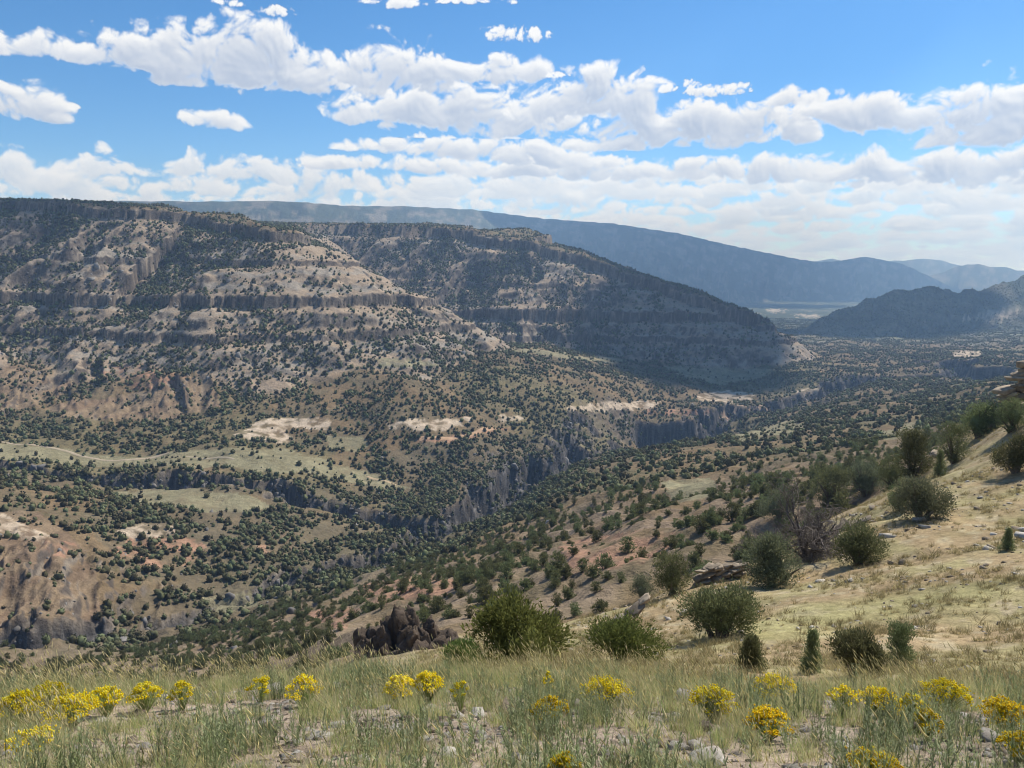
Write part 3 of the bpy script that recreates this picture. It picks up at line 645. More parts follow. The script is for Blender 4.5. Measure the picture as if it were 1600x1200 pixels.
def foliage(rs, centers, outward, per, size, aspect=.3, spread=.3, up=.45, jit=.55):
    """small pointed sprays gathered in clumps"""
    n = len(centers) * per
    ce = np.repeat(centers, per, 0) + rs.normal(0, 1, (n, 3)) * spread * np.array([1, 1, .9])
    d = unit(np.repeat(outward, per, 0) + rs.normal(0, jit, (n, 3)) + np.array([0, 0, up]))
    side = unit(np.cross(d, rs.normal(0, 1, (n, 3)))); L = size * rs.uniform(.6, 1.3, (n, 1)); w = L * aspect
    v = np.stack([ce - d * L * .45, ce + side * w * .5, ce + d * L * .55, ce - side * w * .5], 1).reshape(-1, 3)
    f = np.arange(n * 4).reshape(-1, 4)
    return v, f
def lumpy(rs, rad, n=2, amp=.25, squash=(1, 1, 1), off=0.0):
    import bmesh
    bm = bmesh.new(); bmesh.ops.create_icosphere(bm, subdivisions=n, radius=1)
    v = np.array([p.co[:] for p in bm.verts]); f = np.array([[q.index for q in p.verts] for p in bm.faces]); bm.free()
    k = 1.7; s1, s2, s3 = rs.uniform(0, 50, 3)
    d = noise2(v[:, 0] * k + s1, v[:, 1] * k + v[:, 2] * 1.3 * k) + noise2(v[:, 1] * k * 2 + s2, v[:, 2] * k * 2 + v[:, 0]) * .6 + rs.normal(0, .18, len(v))
    v = v * (1 + amp * d[:, None]) * np.array(squash) * rad; v[:, 2] += off
    return v, f
def crown_clumps(rs, n, w, h, z0, shape):
    """clump centres through the crown volume"""
    if shape == 'lobed':
        k = 9; a = rs.uniform(0, 2 * np.pi, k) + np.arange(k); zc = np.array([.24, .26, .3, .42, .45, .5, .62, .66, .72]) + rs.normal(0, .04, k); ro = np.interp(zc, [.2, .5, .75], [.25, .22, .08]) * rs.uniform(.7, 1.2, k); R = rs.uniform(.19, .30, k)
        i = rs.integers(0, k, n); d = unit(rs.normal(0, 1, (n, 3)) + [0, 0, .15]); q = rs.uniform(.35, 1, (n, 1)) ** .45
        c = np.stack([np.cos(a) * ro * w, np.sin(a) * ro * w, z0 + zc * h], -1)[i] + d * q * R[i][:, None] * np.array([w, w, h * .95])
        c[:, 2] = np.maximum(c[:, 2], .03 * h + rs.uniform(0, .05, n) * h)
        return c, unit(d + (c - [0, 0, .3 * h]) / (w * .8))
    u = rs.uniform(0, 1, n); th = rs.uniform(0, 2 * np.pi, n)
    if shape == 'cone':
        z = u ** 1.1; R = (1 - z) ** .75 * .5 * (0.75 + .25 * np.sin(th * 3 + z * 7))
    elif shape == 'open':
        z = u; R = .5 * np.sqrt(np.clip(1 - (z - .55) ** 2 / .3, .05, 1)) * (.65 + .35 * np.sin(th * 2 + z * 9))
    else:
        z = u; R = .5 * np.sqrt(np.clip(1 - (np.abs(z - .36) / .68) ** 2.6, .02, 1)) * (.86 + .14 * np.sin(th * 4 + z * 6 + rs.uniform(0, 6)))
    rr = rs.uniform(0.12, 1, n) ** .5 * R
    c = np.stack([rr * np.cos(th) * w, rr * np.sin(th) * w, z0 + z * h], -1)
    o = unit(np.stack([np.cos(th) * rr * 2, np.sin(th) * rr * 2, (z - .35) * .9], -1))
    return c, o

def juniper_meshes(seed, w, h, shape='round', clumps=240, per=26, size=.17, mat='juniper', z0=.06, limbs=7):
    rs = np.random.default_rng(seed)
    c, o = crown_clumps(rs, clumps, w, h * (1 - z0), z0 * h, shape)
    sp = .06 * math.sqrt(w * h)
    v, f = foliage(rs, c, o, per, size, .30, sp, .55)
    parts = [f]; vv = [v]; n = len(v)
    if shape != 'open':
        cv, cf = lumpy(rs, 1, 2, .22, (w * .17, w * .17, h * .22), h * .40); vv.append(cv); parts.append(cf + n)
        if shape == 'cone': vv[-1][:, :2] *= np.clip(1.35 - vv[-1][:, 2:3] / h, .15, 1)
    crown = mesh('crown', np.concatenate(vv), parts, M[mat])
    paths = []
    pk = c[rs.choice(len(c), limbs, replace=False)]
    for q in pk:
        mid = q * np.array([.35, .35, .5]) + rs.normal(0, .05 * w, 3) * np.array([1, 1, .3])
        pts = np.array([[rs.normal(0, .02 * w), rs.normal(0, .02 * w), -.12 * h], mid, q * .96]); t = np.linspace(0, 1, 6)[:, None]
        pts = (1 - t) ** 2 * pts[0] + 2 * t * (1 - t) * pts[1] + t ** 2 * pts[2]
        paths.append((pts, np.linspace(.045, .008, 6) * w))
    tv, tf = tubes(paths, 5)
    return crown, mesh('trunk', tv, tf, M['bark'], smooth=True)

# ------------------------------------------------------------------ scattering on points (uncountable cover only)
def scatter(name, pts, rot, scl, var, sources, label, cat):
    me = bpy.data.meshes.new(name); n = len(pts); me.vertices.add(n); me.vertices.foreach_set('co', np.asarray(pts, np.float32).ravel())
    for nm, ty, arr, key in (('rot', 'FLOAT_VECTOR', rot, 'vector'), ('scl', 'FLOAT_VECTOR', scl, 'vector'), ('var', 'INT', var, 'value')):
        a = me.attributes.new(nm, ty, 'POINT'); a.data.foreach_set(key, np.asarray(arr, np.int32 if ty == 'INT' else np.float32).ravel())
    o = obj(name, me); o['kind'] = 'stuff'; o['label'] = label; o['category'] = cat
    lib = bpy.data.collections.new(name + '_kinds')
    for i, sm in enumerate(sources):
        q = bpy.data.objects.new('%s_kind_%02d' % (name, i), sm); lib.objects.link(q)
    ng = bpy.data.node_groups.new(name + '_spread', 'GeometryNodeTree')
    ng.interface.new_socket('Geometry', in_out='INPUT', socket_type='NodeSocketGeometry'); ng.interface.new_socket('Geometry', in_out='OUTPUT', socket_type='NodeSocketGeometry')
    N = ng.nodes; L = ng.links; gi = N.new('NodeGroupInput'); go = N.new('NodeGroupOutput'); ip = N.new('GeometryNodeInstanceOnPoints'); ci = N.new('GeometryNodeCollectionInfo')
    ci.inputs['Collection'].default_value = lib; ci.inputs['Separate Children'].default_value = True; ci.inputs['Reset Children'].default_value = True
    def na(nm, ty):
        a = N.new('GeometryNodeInputNamedAttribute'); a.data_type = ty; a.inputs[0].default_value = nm; return a.outputs[0]
    er = N.new('FunctionNodeEulerToRotation'); L.new(na('rot', 'FLOAT_VECTOR'), er.inputs[0])
    ip.inputs['Pick Instance'].default_value = True
    L.new(gi.outputs[0], ip.inputs['Points']); L.new(ci.outputs[0], ip.inputs['Instance']); L.new(na('var', 'INT'), ip.inputs['Instance Index'])
    L.new(er.outputs[0], ip.inputs['Rotation']); L.new(na('scl', 'FLOAT_VECTOR'), ip.inputs['Scale']); L.new(ip.outputs[0], go.inputs[0])
    md = o.modifiers.new('spread', 'NODES'); md.node_group = ng
    return o

# cells of the sheet, for spreading things over it
_dr = np.gradient(rings)[:, None]; _da = np.gradient(az)[None]
CELL = RR * _da * _dr / np.clip(NRM[..., 2], .3, 1)
TMAX = np.maximum.accumulate(GZ / RR, axis=0)
SEEN = (TMAX - GZ / RR) < 0.012
def spread(dens, seed):
    rs = np.random.default_rng(seed); lam = dens * CELL; cnt = rs.poisson(np.clip(lam, 0, 50)); I, J = np.nonzero(cnt); k = cnt[I, J]
    I = np.repeat(I, k); J = np.repeat(J, k); m = (I < len(rings) - 1) & (J < len(az) - 1); I, J = I[m], J[m]
    fi = rs.uniform(0, 1, len(I)); fj = rs.uniform(0, 1, len(I))
    r = rings[I] + (rings[I + 1] - rings[I]) * fi; a = az[J] + (az[J + 1] - az[J]) * fj
    x, y = r * np.sin(a), r * np.cos(a); z = sample(GZ, x, y)
    return np.stack([x, y, z], -1), rs, I, J

# ------------------------------------------------------------------ junipers of the valley and slopes
clump = fbm(GX / 38, GY / 38, 4, 80); big = fbm(GX / 160, GY / 160, 3, 81)
dens = .048 * np.clip(.75 + 1.05 * clump + .7 * big, .05, 2.6)
ms = mesa_slope > .5
dens = np.where(ms,   .031 * np.clip(.66 - 2.2 * (MASK['gul'] - .55) + 0.9 * clump + .4 * big, .07, 2.6), dens)
dens = np.where((MASK['dm'] < 10), .022 * np.clip(.9 + clump, .2, 2), dens)
dens = dens * (1 - .15 * MASK['wall']) * (1 - .90 * Z_MEADOW) * (1 - .93 * Z_SLICK) * (1 - .55 * Z_RED) * (1 - .70 * Z_BAD)
dens = dens * (1 - .90 * sstep(54, 66, STEEP)) * (1 + 1.15 * Z_DENSE)
dens = np.where(RR > 2300, dens * .55, dens) * (RR < 4300) * SEEN
# viewer's hill keeps its own few trees (set by hand below); the slope under it is wooded
dens = dens * sstep(100, 135, RR) * np.where(RR < 400, .80, 1) * (1 - .85 * ((gu > 1330) & (RR < 210)))
pts, rs, I, J = spread(dens, 90)
r = np.hypot(pts[:, 0], pts[:, 1]); pu, pv = project(*pts.T)
sz = np.clip(rs.lognormal(0, .42, len(pts)), .35, 1.9) * np.where(mesa_slope[I, J] > .5, 2.75, 2.4) * np.where(r < 420, .88, 1.0)
midk = [juniper_meshes(200 + i, 1.0, [.95, 1.1, .8, 1.1][i], ['lobed', 'open', 'lobed', 'round'][i], 70, 12, .15, 'juniper', .08, 4) for i in range(4)]
fark = []
for i in range(6):
    rs2 = np.random.default_rng(300 + i); v, f = lumpy(rs2, 1, 2, .46, (.46, .46, [.46, .55, .4, .6, .5, .44][i]), .46)
    fv, ff = foliage(rs2, *crown_clumps(rs2, 26, 1.2, 1.1, .02, 'round'), 3, .24, .5, .06); fark.append(mesh('far_crown', np.concatenate([v, fv]), [f, ff + len(v)], M['juniper_far']))
order = np.argsort(r); inview = (pu > 0) & (pu < 1600) & (pv > 0) & (pv < 1040)
vis_o = [k for k in order if inview[k] and r[k] < 700][:290]
GROUPS = ((lambda u, v, r: u > 1180, 'dark juniper on the wooded slope dropping away behind the hillside trees', 'junipers below the hillside trees'),
          (lambda u, v, r: u > 860, 'grey-green juniper on the pinkish bare slope behind the ledge outcrop', 'junipers behind the ledge outcrop'),
          (lambda u, v, r: u > 560, 'grey-green juniper on the reddish slope above the dark rock face', 'junipers above the dark rock face'),
          (lambda u, v, r: True, 'dark juniper on the lower slope beyond the grass tips at left', 'junipers beyond the grass tips'))
for k in vis_o:
    cr, tr = midk[int(rs.integers(0, 4))]
    for test, lab, grp in GROUPS:
        if test(pu[k], pv[k], r[k]): break
    s_ = sz[k]
    t = thing('juniper', pts[k] - [0, 0, .1], lab, 'juniper', grp, rs.uniform(0, 6.28), (s_ * rs.uniform(.9, 1.2), s_ * rs.uniform(.9, 1.2), s_ * rs.uniform(.8, 1.1)))
    obj('crown', cr, t); obj('trunk', tr, t)
rest = np.ones(len(pts), bool); rest[vis_o] = False
q = np.where(rest)[0]; nq = len(q)
var = np.where(r[q] < 420, rs.integers(6, 10, nq), rs.integers(0, 6, nq))
scl = sz[q][:, None] * rs.uniform(.85, 1.15, (nq, 3)); rot = np.stack([rs.normal(0, .06, nq), rs.normal(0, .06, nq), rs.uniform(0, 6.28, nq)], -1)
scatter('juniper_woodland', pts[q] - [0, 0, .25], rot, scl, var, fark + [m[0] for m in midk], 'open juniper woodland dotting the canyon slopes and mesas', 'woodland')
print('TREES', len(pts), 'mid', int((r < 420).sum()), 'own', len(vis_o))
# ------------------------------------------------------------------ rocks
def rock_mesh(name, seed, dims, mat, n=26, rough=.06, boxy=.55, sub=1):
    import bmesh
    rs = np.random.default_rng(seed); p = unit(rs.normal(0, 1, (n, 3))); p = np.sign(p) * np.abs(p) ** boxy; p *= rs.uniform(.82, 1, (n, 1))
    bm = bmesh.new()
    for q in p: bm.verts.new(q)
    r_ = bmesh.ops.convex_hull(bm, input=bm.verts); dead = [g for g in r_['geom_interior'] if isinstance(g, bmesh.types.BMVert)]
    if dead: bmesh.ops.delete(bm, geom=dead, context='VERTS')
    if sub: bmesh.ops.subdivide_edges(bm, edges=bm.edges, cuts=sub, use_grid_fill=True)
    bmesh.ops.triangulate(bm, faces=bm.faces); bm.verts.ensure_lookup_table(); bm.verts.index_update()
    v = np.array([q.co[:] for q in bm.verts]); f = np.array([[q.index for q in g.verts] for g in bm.faces]); bm.free()
    v = v * (1 + rough * rs.normal(0, 1, (len(v), 1))) * np.array(dims) * .5
    return mesh(name, v, f, mat)

# grey boulders and broken rock in the gorge walls and under the cliffs
bd = (.024 * MASK['wall'] * np.clip(.6 + 2 * nB, 0, 2.5) + .004 * Z_DENSE * sstep(.1, .5, nB) + .004 * (STEEP > 40) * (RR > 300)) * (RR < 1700) * SEEN * (STEEP < 70)
bp, rs, _, _ = spread(bd, 91); n = len(bp)
scatter('boulders', bp - [0, 0, .4], rs.uniform(-.5, .5, (n, 3)) + np.stack([0 * bp[:, 0], 0 * bp[:, 0], rs.uniform(0, 6, n)], -1), (rs.lognormal(.55, .5, n)[:, None] * rs.uniform(.7, 1.3, (n, 3))), rs.integers(0, 5, n),
        [rock_mesh('boulder', 400 + i, (1.5, 1.1, [1.2, .9, 1.7, 2.1, 1.0][i]), M['gorge_rock'], 18, .05, .6, 0) for i in range(5)], 'broken grey boulders on the gorge walls', 'boulders')
print('BOULDERS', n)

def outcrop(name, u, v, label, slabs, mat, rz=0, n=20, boxy=.42, wild=.08):
    p = hit(u, v); t = thing(name, p, label, 'rock outcrop', None, rz); k = p.y / FPX
    for i, (du, dv, wpx, hpx, dpx, tilt) in enumerate(slabs):
        m = rock_mesh('slab', 500 + int(u) + i * 7, (wpx * k, dpx * k, hpx * k), mat, n, .035, boxy, 2)
        o = obj('slab', m, t, (du * k, rs.uniform(-.15, .3) * dpx * k, -dv * k)); o.rotation_euler = (rs.normal(0, wild), tilt + rs.normal(0, wild), rs.normal(0, .35 + wild))
    return t
def ledge(n, x0, x1, y0, y1, w, h, tilt):
    return [(x0 + (x1 - x0) * i / (n - 1) + rs.normal(0, w * .14), y0 + (y1 - y0) * i / (n - 1) + rs.normal(0, 2), w * rs.uniform(.55, 1.25), h * rs.uniform(.6, 1.5), w * rs.uniform(.6, 1.0), tilt + rs.normal(0, .06)) for i in range(n)]
outcrop('rock_outcrop', 1135, 905, 'tan sandstone ledge with a dark overhang beside the grey-green juniper', sum([ledge(8, -30 - 4 * q + rs.uniform(-8, 8), 26 + 2 * q, -20 + 7 * q, -22 + 7 * q, 26, 5, -.28) for q in range(6)], []), M['sand'])
outcrop('rock_outcrop', 1598, 640, 'layered tan rock tower on the skyline at the picture edge', ledge(4, -4, 14, -70, -70, 22, 9, -.15) + ledge(4, -8, 16, -58, -56, 28, 8, -.15) + ledge(5, -12, 18, -46, -44, 30, 9, -.1) + ledge(5, -16, 20, -34, -30, 34, 9, -.15) + ledge(6, -22, 26, -20, -16, 36, 9, -.2) + ledge(6, -36, 26, -4, -4, 36, 9, -.3) + ledge(5, -50, 0, 14, 6, 30, 8, -.4), M['sand'])
outcrop('rock_outcrop', 1470, 718, 'small tan ledge stepping up the skyline between hillside trees', ledge(8, -34, 40, 14, -30, 26, 6, -.45), M['sand'])
def face_cols(n, dy, hi):
    out = []
    for q in range(n):
        x = -78 + 152 * q / (n - 1) + rs.normal(0, 4); top = hi * (.35 + .65 * math.exp(-((x + 6) / 50) ** 2)) * rs.uniform(.86, 1.06); hgt = top + 70
        out.append((x, -(top - hgt / 2), rs.uniform(24, 46), hgt, rs.uniform(26, 44), rs.normal(0, .10), dy))
    return out
fp = hit(640, 1015); fk = fp.y / FPX
face = thing('rock_outcrop', fp, 'dark brown shaded rock face left of the big green juniper', 'rock outcrop')
for i, (x, dv, w_, h_, d_, tl, dy) in enumerate(face_cols(10, 26, 68) + face_cols(11, 4, 56) + face_cols(9, -16, 30)):
    o = obj('rock_chunk', rock_mesh('rock_chunk', 1200 + i, (w_ * fk, d_ * fk, h_ * fk), M['dark_rock'], 30, .05, .62, 3), face, (x * fk, dy * fk, -dv * fk)); o.rotation_euler = (rs.normal(0, .12), tl, rs.uniform(0, 3))
outcrop('rock_outcrop', 1300, 835, 'stepped tan slabs under the dead grey tree on the slope', ledge(9, -40, 60, 16, -26, 34, 4, -.5) + ledge(5, 0, 50, 20, 0, 26, 4, -.45), M['sand'])
outcrop('rock_outcrop', 940, 985, 'pale tan ledge at the slope edge right of the big green juniper', ledge(9, -24, 70, 12, -46, 34, 7, -.5), M['sand'])

# ------------------------------------------------------------------ the trees of the viewer's hill
HEROES = [  # column, row of foot, width, height (photo pixels), shape, foliage, label
 (812,1040,182,112,'round','juniper_bright','largest bright green juniper bush, behind the grass left of centre slope'),
 (972,1036,112,82,'round','juniper_bright','wide green juniper beside the largest bush, grass tips crossing it'),
 (1124,996,116,100,'round','juniper','dense round dark green juniper alone on the slope below the ledge'),
 (1173,1050,66,62,'cone','juniper','leftmost small dark juniper of the row behind the yellow flowers'),
 (1267,1050,46,72,'cone','juniper','narrow pointed small juniper, second of the row behind the flowers'),
 (1333,1056,74,78,'round','juniper','full rounded small juniper, third of the row behind the flowers'),
 (1404,1046,54,80,'open','juniper','thin open young juniper, rightmost of the row behind the flowers'),
 (1207,914,82,82,'round','juniper_grey','grey-green juniper between the rock ledge and the dead tree'),
 (1338,882,66,72,'round','juniper','dark upright juniper just right of the dead tree'),
 (1440,810,80,74,'round','juniper_grey','juniper standing above a flat stone in the middle of the hillside'),
 (1408,797,36,52,'round','juniper','small juniper tucked against the one above the flat stone'),
 (1050,930,58,78,'round','juniper','dark juniper casting its shadow down the bare slope left of the ledge'),
 (1574,860,28,38,'cone','juniper','tiny lone juniper in the grass near the right edge'),
 (1425,752,66,84,'open','juniper','open-crowned pine at the skyline beside the stepping ledge'),
 (1490,724,60,66,'open','juniper','dark branching pine on the skyline above the bare soil'),
 (1467,745,26,44,'cone','juniper','slim small juniper at the foot of the skyline pines'),
 (1530,682,72,58,'round','juniper','broad dark pine just below the skyline rock tower'),
 (1588,738,62,64,'round','juniper','dark juniper at the right edge above the yellow grass'),
 (1583,672,44,56,'round','juniper','juniper on bare soil under the skyline rock tower'),
 (1352,772,64,52,'round','juniper_grey','low juniper on the rim between dead tree and skyline pines'),
 (1300,792,84,66,'open','juniper','dark pine rising directly behind the dead tree'),
 (1215,812,60,56,'round','juniper_grey','greyish juniper on the rim left of the dead tree'),
 (1395,762,50,48,'round','juniper','small dark juniper on the rim beside the open-crowned pine'),
 (720,1046,74,44,'round','juniper_bright','low green juniper at the left foot of the largest bush'),
 (1005,938,40,44,'round','juniper_grey','small juniper at the slope edge near the shaded bank'),
]
for i, (u, v, wp, hp, shape, mt, lab) in enumerate(HEROES):
    p = hit(u, v); k = p.y / FPX; w, h = wp * k * (1.22 if shape == 'round' else .98), hp * k * (1.06 if shape == 'round' else 1)
    g = math.sqrt(w * h)
    cr, tr = juniper_meshes(600 + i, w, h, 'lobed' if shape == 'round' else shape, 340 if wp > 60 else 200, 30, .042 * g + .030, mt, .02 if shape != 'open' else .12, 8)
    t = thing('juniper_bush' if shape != 'open' else 'pine_tree', p - Vector((0, 0, .04 * h)), lab, 'juniper' if shape != 'open' else 'pine', None)
    obj('crown', cr, t); obj('trunk', tr, t)

def dead_tree(u, v, wp, hp, seed, label, name='dead_tree'):
    p = hit(u, v); k = p.y / FPX; W_, H_ = wp * k, hp * k; r2 = np.random.default_rng(seed); main, twigs = [], []
    def grow(pos, d, L, rad, lev):
        n = 5; pts = [pos]
        for s_ in range(n):
            d = unit(d + r2.normal(0, .20, 3) + np.array([0, 0, .03 if lev < 2 else -.02])); pts.append(pts[-1] + d * L / n)
        (main if lev < 2 else twigs).append((np.array(pts), np.linspace(rad, rad * .45, n + 1)))
        if lev < 4:
            for c_ in range([0, 6, 6, 5][lev] if lev else 11):
                t_ = r2.uniform(.25, 1) if lev else 0; q = pts[min(int(t_ * n), n)] if lev else pos + r2.normal(0, .03 * W_, 3) * [1, 1, 0]
                nd_ = unit(d + r2.normal(0, .75, 3)) if lev else unit(np.array([r2.normal(0, .62), r2.normal(0, .62), 1.0]))
                grow(q, nd_, (L * r2.uniform(.45, .75)) if lev else H_ * r2.uniform(.45, .72), rad * (.5 if lev else .8), lev + 1)
    grow(np.zeros(3), np.array([0, 0, 1.0]), H_ * .25, .022 * H_, 0)
    t = thing(name, p - Vector((0, 0, .05)), label, 'dead tree', None)
    mv, mf = tubes(main, 5); obj('trunk', mesh('trunk', mv, mf, M['dead'], smooth=True), t)
    tv, tf = tubes(twigs, 3); obj('twigs', mesh('twigs', tv, tf, M['dead']), t)
dead_tree(1262, 872, 130, 140, 41, 'big leafless grey tree with tangled branches on the hillside')
dead_tree(1170, 872, 60, 55, 42, 'bare reddish-grey shrub at the left of the big leafless tree', 'bare_shrub')

# ------------------------------------------------------------------ dirt tracks
def track(pix, width, label_col, rmin=300):
    P_ = [hit(u, v, rmin) for u, v in pix]; P_ = np.array([[q.x, q.y] for q in P_]); d = np.concatenate([[0], np.cumsum(np.hypot(*np.diff(P_, axis=0).T))])
    n = int(d[-1] / 3); s_ = np.linspace(0, d[-1], n); x = np.interp(s_, d, P_[:, 0]); y = np.interp(s_, d, P_[:, 1])
    ker = np.ones(9) / 9; x = np.convolve(np.pad(x, 4, 'edge'), ker, 'valid'); y = np.convolve(np.pad(y, 4, 'edge'), ker, 'valid')
    tx, ty = np.gradient(x), np.gradient(y); L_ = np.hypot(tx, ty); nx, ny = -ty / L_, tx / L_
    rows_ = []
    for o_ in (-.5, -.17, .17, .5):
        X, Y = x + nx * width * o_, y + ny * width * o_; rows_.append(np.stack([X, Y, sample(GZ, X, Y) + .35 - .25 * (abs(o_) > .3)], -1))
    V = np.stack(rows_, 1).reshape(-1, 3); k = (np.arange(n - 1)[:, None] * 4 + np.arange(3)[None]).ravel()
    o = obj('dirt_track', mesh('dirt_track', V, np.stack([k, k + 1, k + 5, k + 4], -1), M['road'], np.tile(np.array(label_col), (len(V), 1)))); o['kind'] = 'structure'
track([(-120, 680), (0, 690), (60, 697), (105, 704), (125, 713), (190, 720), (240, 714), (270, 706)], 4.2, (.36, .295, .205))
track([(280, 713), (340, 713), (370, 720)], 3, (.36, .30, .21))
track([(650, 688), (700, 686), (745, 677), (775, 668)], 6, (.44, .29, .18))
track([(570, 742), (600, 752), (625, 760)], 4, (.42, .32, .20))
track([(1120, 640), (1170, 640), (1215, 636)], 6, (.42, .29, .20))

# ------------------------------------------------------------------ grass, weeds and flowers near the viewer
def blades(rs, n, h, spread_, lean, width, cols, wind=0.0, seg=3, head=0.0):
    hh = h * rs.uniform(.55, 1.15, n); th = rs.uniform(0, 2 * np.pi, n); b = np.stack([rs.normal(0, spread_, n), rs.normal(0, spread_, n), np.full(n, -.03)], -1)
    d = np.stack([np.cos(th), np.sin(th), 0 * th], -1) * rs.uniform(.2, 1, (n, 1)) * lean; bend = d * rs.uniform(.3, 1, (n, 1)) + np.array([-wind, 0, 0]) * rs.uniform(.5, 1.2, (n, 1))
    side = unit(np.stack([-np.sin(th + rs.normal(0, .8, n)), np.cos(th), 0 * th], -1)); V, C_ = [], []
    t = np.linspace(0, 1, seg + 1); colr = np.array(cols)[rs.integers(0, len(cols), n)] * rs.uniform(.75, 1.25, (n, 1))
    P_ = []
    for ti in t:
        c_ = b + hh[:, None] * (np.array([0, 0, 1]) * (ti - .18 * ti * ti) + d * ti + bend * ti * ti); P_.append(c_)
        w = width * (1 - .88 * ti) * rs.uniform(.9, 1.1, (n, 1)); V.append(np.stack([c_ - side * w, c_ + side * w], 1))
    V = np.stack(V, 1).reshape(n, -1, 3); m = V.shape[1]; base = np.arange(n)[:, None] * m; fs = []
    for s_ in range(seg): fs.append(np.stack([base[:, 0] + 2 * s_, base[:, 0] + 2 * s_ + 1, base[:, 0] + 2 * s_ + 3, base[:, 0] + 2 * s_ + 2], -1))
    V = V.reshape(-1, 3); C_ = np.repeat(colr, m, 0); F = np.concatenate(fs)
    if head:
        tip = P_[-1]; dr = unit(P_[-1] - P_[-2]) * head * rs.uniform(.7, 1.3, (n, 1)); sd = side * head * .06; zz = np.cross(unit(dr), side) * head * .06
        hv = np.stack([tip - dr * .15, tip + dr * .3 + sd, tip + dr * .3 + zz, tip + dr * .3 - sd, tip + dr * .3 - zz, tip + dr], 1).reshape(-1, 3); q = len(V) + np.arange(n)[:, None] * 6
        tri = np.array([[0, 1, 2], [0, 2, 3], [0, 3, 4], [0, 4, 1], [5, 2, 1], [5, 3, 2], [5, 4, 3], [5, 1, 4]])
        T_ = (q[:, None, :1] + tri[None]).reshape(-1, 3); V = np.concatenate([V, hv]); C_ = np.concatenate([C_, np.repeat(colr * 1.05, 6, 0)])
        return V, [F, T_], C_
    return V, [F], C_
def join(parts):
    V, F3, F4, C_ = [], [], [], []; n = 0
    for v, fs, c_ in parts:
        for f in fs: (F4 if f.shape[1] == 4 else F3).append(f + n)
        V.append(v); C_.append(c_); n += len(v)
    return np.concatenate(V), [np.concatenate(q) for q in (F4, F3) if q], np.concatenate(C_)
STRAW = [(.60, .52, .27), (.54, .47, .24), (.64, .57, .34), (.47, .43, .20)]; GREEN = [(.32, .40, .12), (.37, .43, .15), (.43, .46, .19), (.27, .36, .12)]; SAGE = [(.30, .34, .16), (.34, .38, .20), (.26, .31, .14), (.38, .41, .23)]
def weed(rs, stems, h):
    parts = []
    for s_ in range(stems):
        b = np.array([rs.normal(0, .05), rs.normal(0, .05), 0]); hh = h * rs.uniform(.6, 1.15); tl = np.array([rs.normal(0, .13), rs.normal(0, .13), 1]); n = int(34 * hh / .35)
        col_ = np.array(SAGE[rs.integers(0, 4)])
        pts = b + np.linspace(0, 1, 4)[:, None] * tl * hh; v, f = tubes([(pts, np.linspace(.0028, .0014, 4))], 3); parts.append((v, [f], np.tile(col_ * .9, (len(v), 1))))
        t_ = rs.uniform(.12, 1, n); th = rs.uniform(0, 6.28, n); o_ = b + t_[:, None] * tl * hh
        d = unit(np.stack([np.cos(th), np.sin(th), rs.uniform(.5, 1.6, n)], -1)); L_ = rs.uniform(.025, .05, (n, 1)) * (1.15 - .5 * t_[:, None]); sd = unit(np.cross(d, [0, 0, 1.])) * L_ * .12
        v = np.stack([o_, o_ + d * L_ * .5 + sd, o_ + d * L_, o_ + d * L_ * .5 - sd], 1).reshape(-1, 3)
        parts.append((v, [np.arange(4 * n).reshape(-1, 4)], np.repeat(col_ * rs.uniform(.7, 1.3, (n, 1)), 4, 0)))
    return join(parts)
def mk(t3, nm): return mesh(nm, t3[0], t3[1], M['blade'], t3[2])
R = np.random.default_rng
gk = [mk(join([blades(R(700 + i), 60, .26, .05, .45, .0028, STRAW + GREEN[:3], .10), blades(R(710 + i), 5, .46, .03, .25, .0016, STRAW, .22, 4, .07)]), 'grass_tuft') for i in range(4)]
gk += [mk(join([blades(R(720 + i), 46, .22, .045, .5, .0028, GREEN + STRAW[:1], .06), blades(R(725 + i), 2, .40, .03, .2, .0016, STRAW, .2, 4, .06)]), 'grass_tuft') for i in range(3)]
gk += [mk(join([blades(R(730 + i), 9, .60, .06, .22, .0017, STRAW, .34, 5, .085), blades(R(735 + i), 24, .30, .05, .5, .0026, STRAW + GREEN[:2], .1)]), 'grass_tuft') for i in range(3)]
wk = [mk(weed(R(740 + i), 9, .33), 'weed') for i in range(4)]
tk = [mk(blades(R(750 + i), 40, .17, .055, .8, .006, [(.40, .32, .16), (.30, .24, .12), (.36, .31, .15), (.22, .20, .09)], 0, 2), 'tussock') for i in range(3)]
bare = fbm(GX / .85, GY / .85, 3, 100); patch = fbm(GX / 2.2, GY / 2.2, 3, 101)
# tufts of the foreground
g1 = 58 * sstep(-.34, .14, bare) * np.clip(.75 + .8 * patch, .15, 1.6) * (RR > 2.6) * (RR < 12.5) * (1 - .55 * sstep(9.6, 12, RR)) * (np.abs(AZ) < .78)
gp, rs, _, _ = spread(g1, 95); n = len(gp); gr_ = np.hypot(gp[:, 0], gp[:, 1])
gvar = rs.choice(10, n, p=[.13, .13, .13, .13, .09, .09, .09, .07, .07, .07])
grot = np.stack([rs.normal(0, .08, n), rs.normal(0, .08, n), rs.normal(0, .55, n)], -1)
gs = (rs.uniform(.6, 1.15, n) * np.interp(gr_, [3, 6, 9, 12], [.6, .76, .88, .98]))[:, None] * np.ones((1, 3))
scatter('grass', gp, grot, gs, gvar, gk, 'wind-bent straw and green grass covering the near ledge', 'grass')
w1 = 22 * sstep(-.30, .25, bare) * np.clip(.55 - 1.6 * patch, 0, 1.5) * (RR > 2.6) * (RR < 10.5) * (np.abs(AZ) < .78)
wp_, rs, _, _ = spread(w1, 96); n2 = len(wp_)
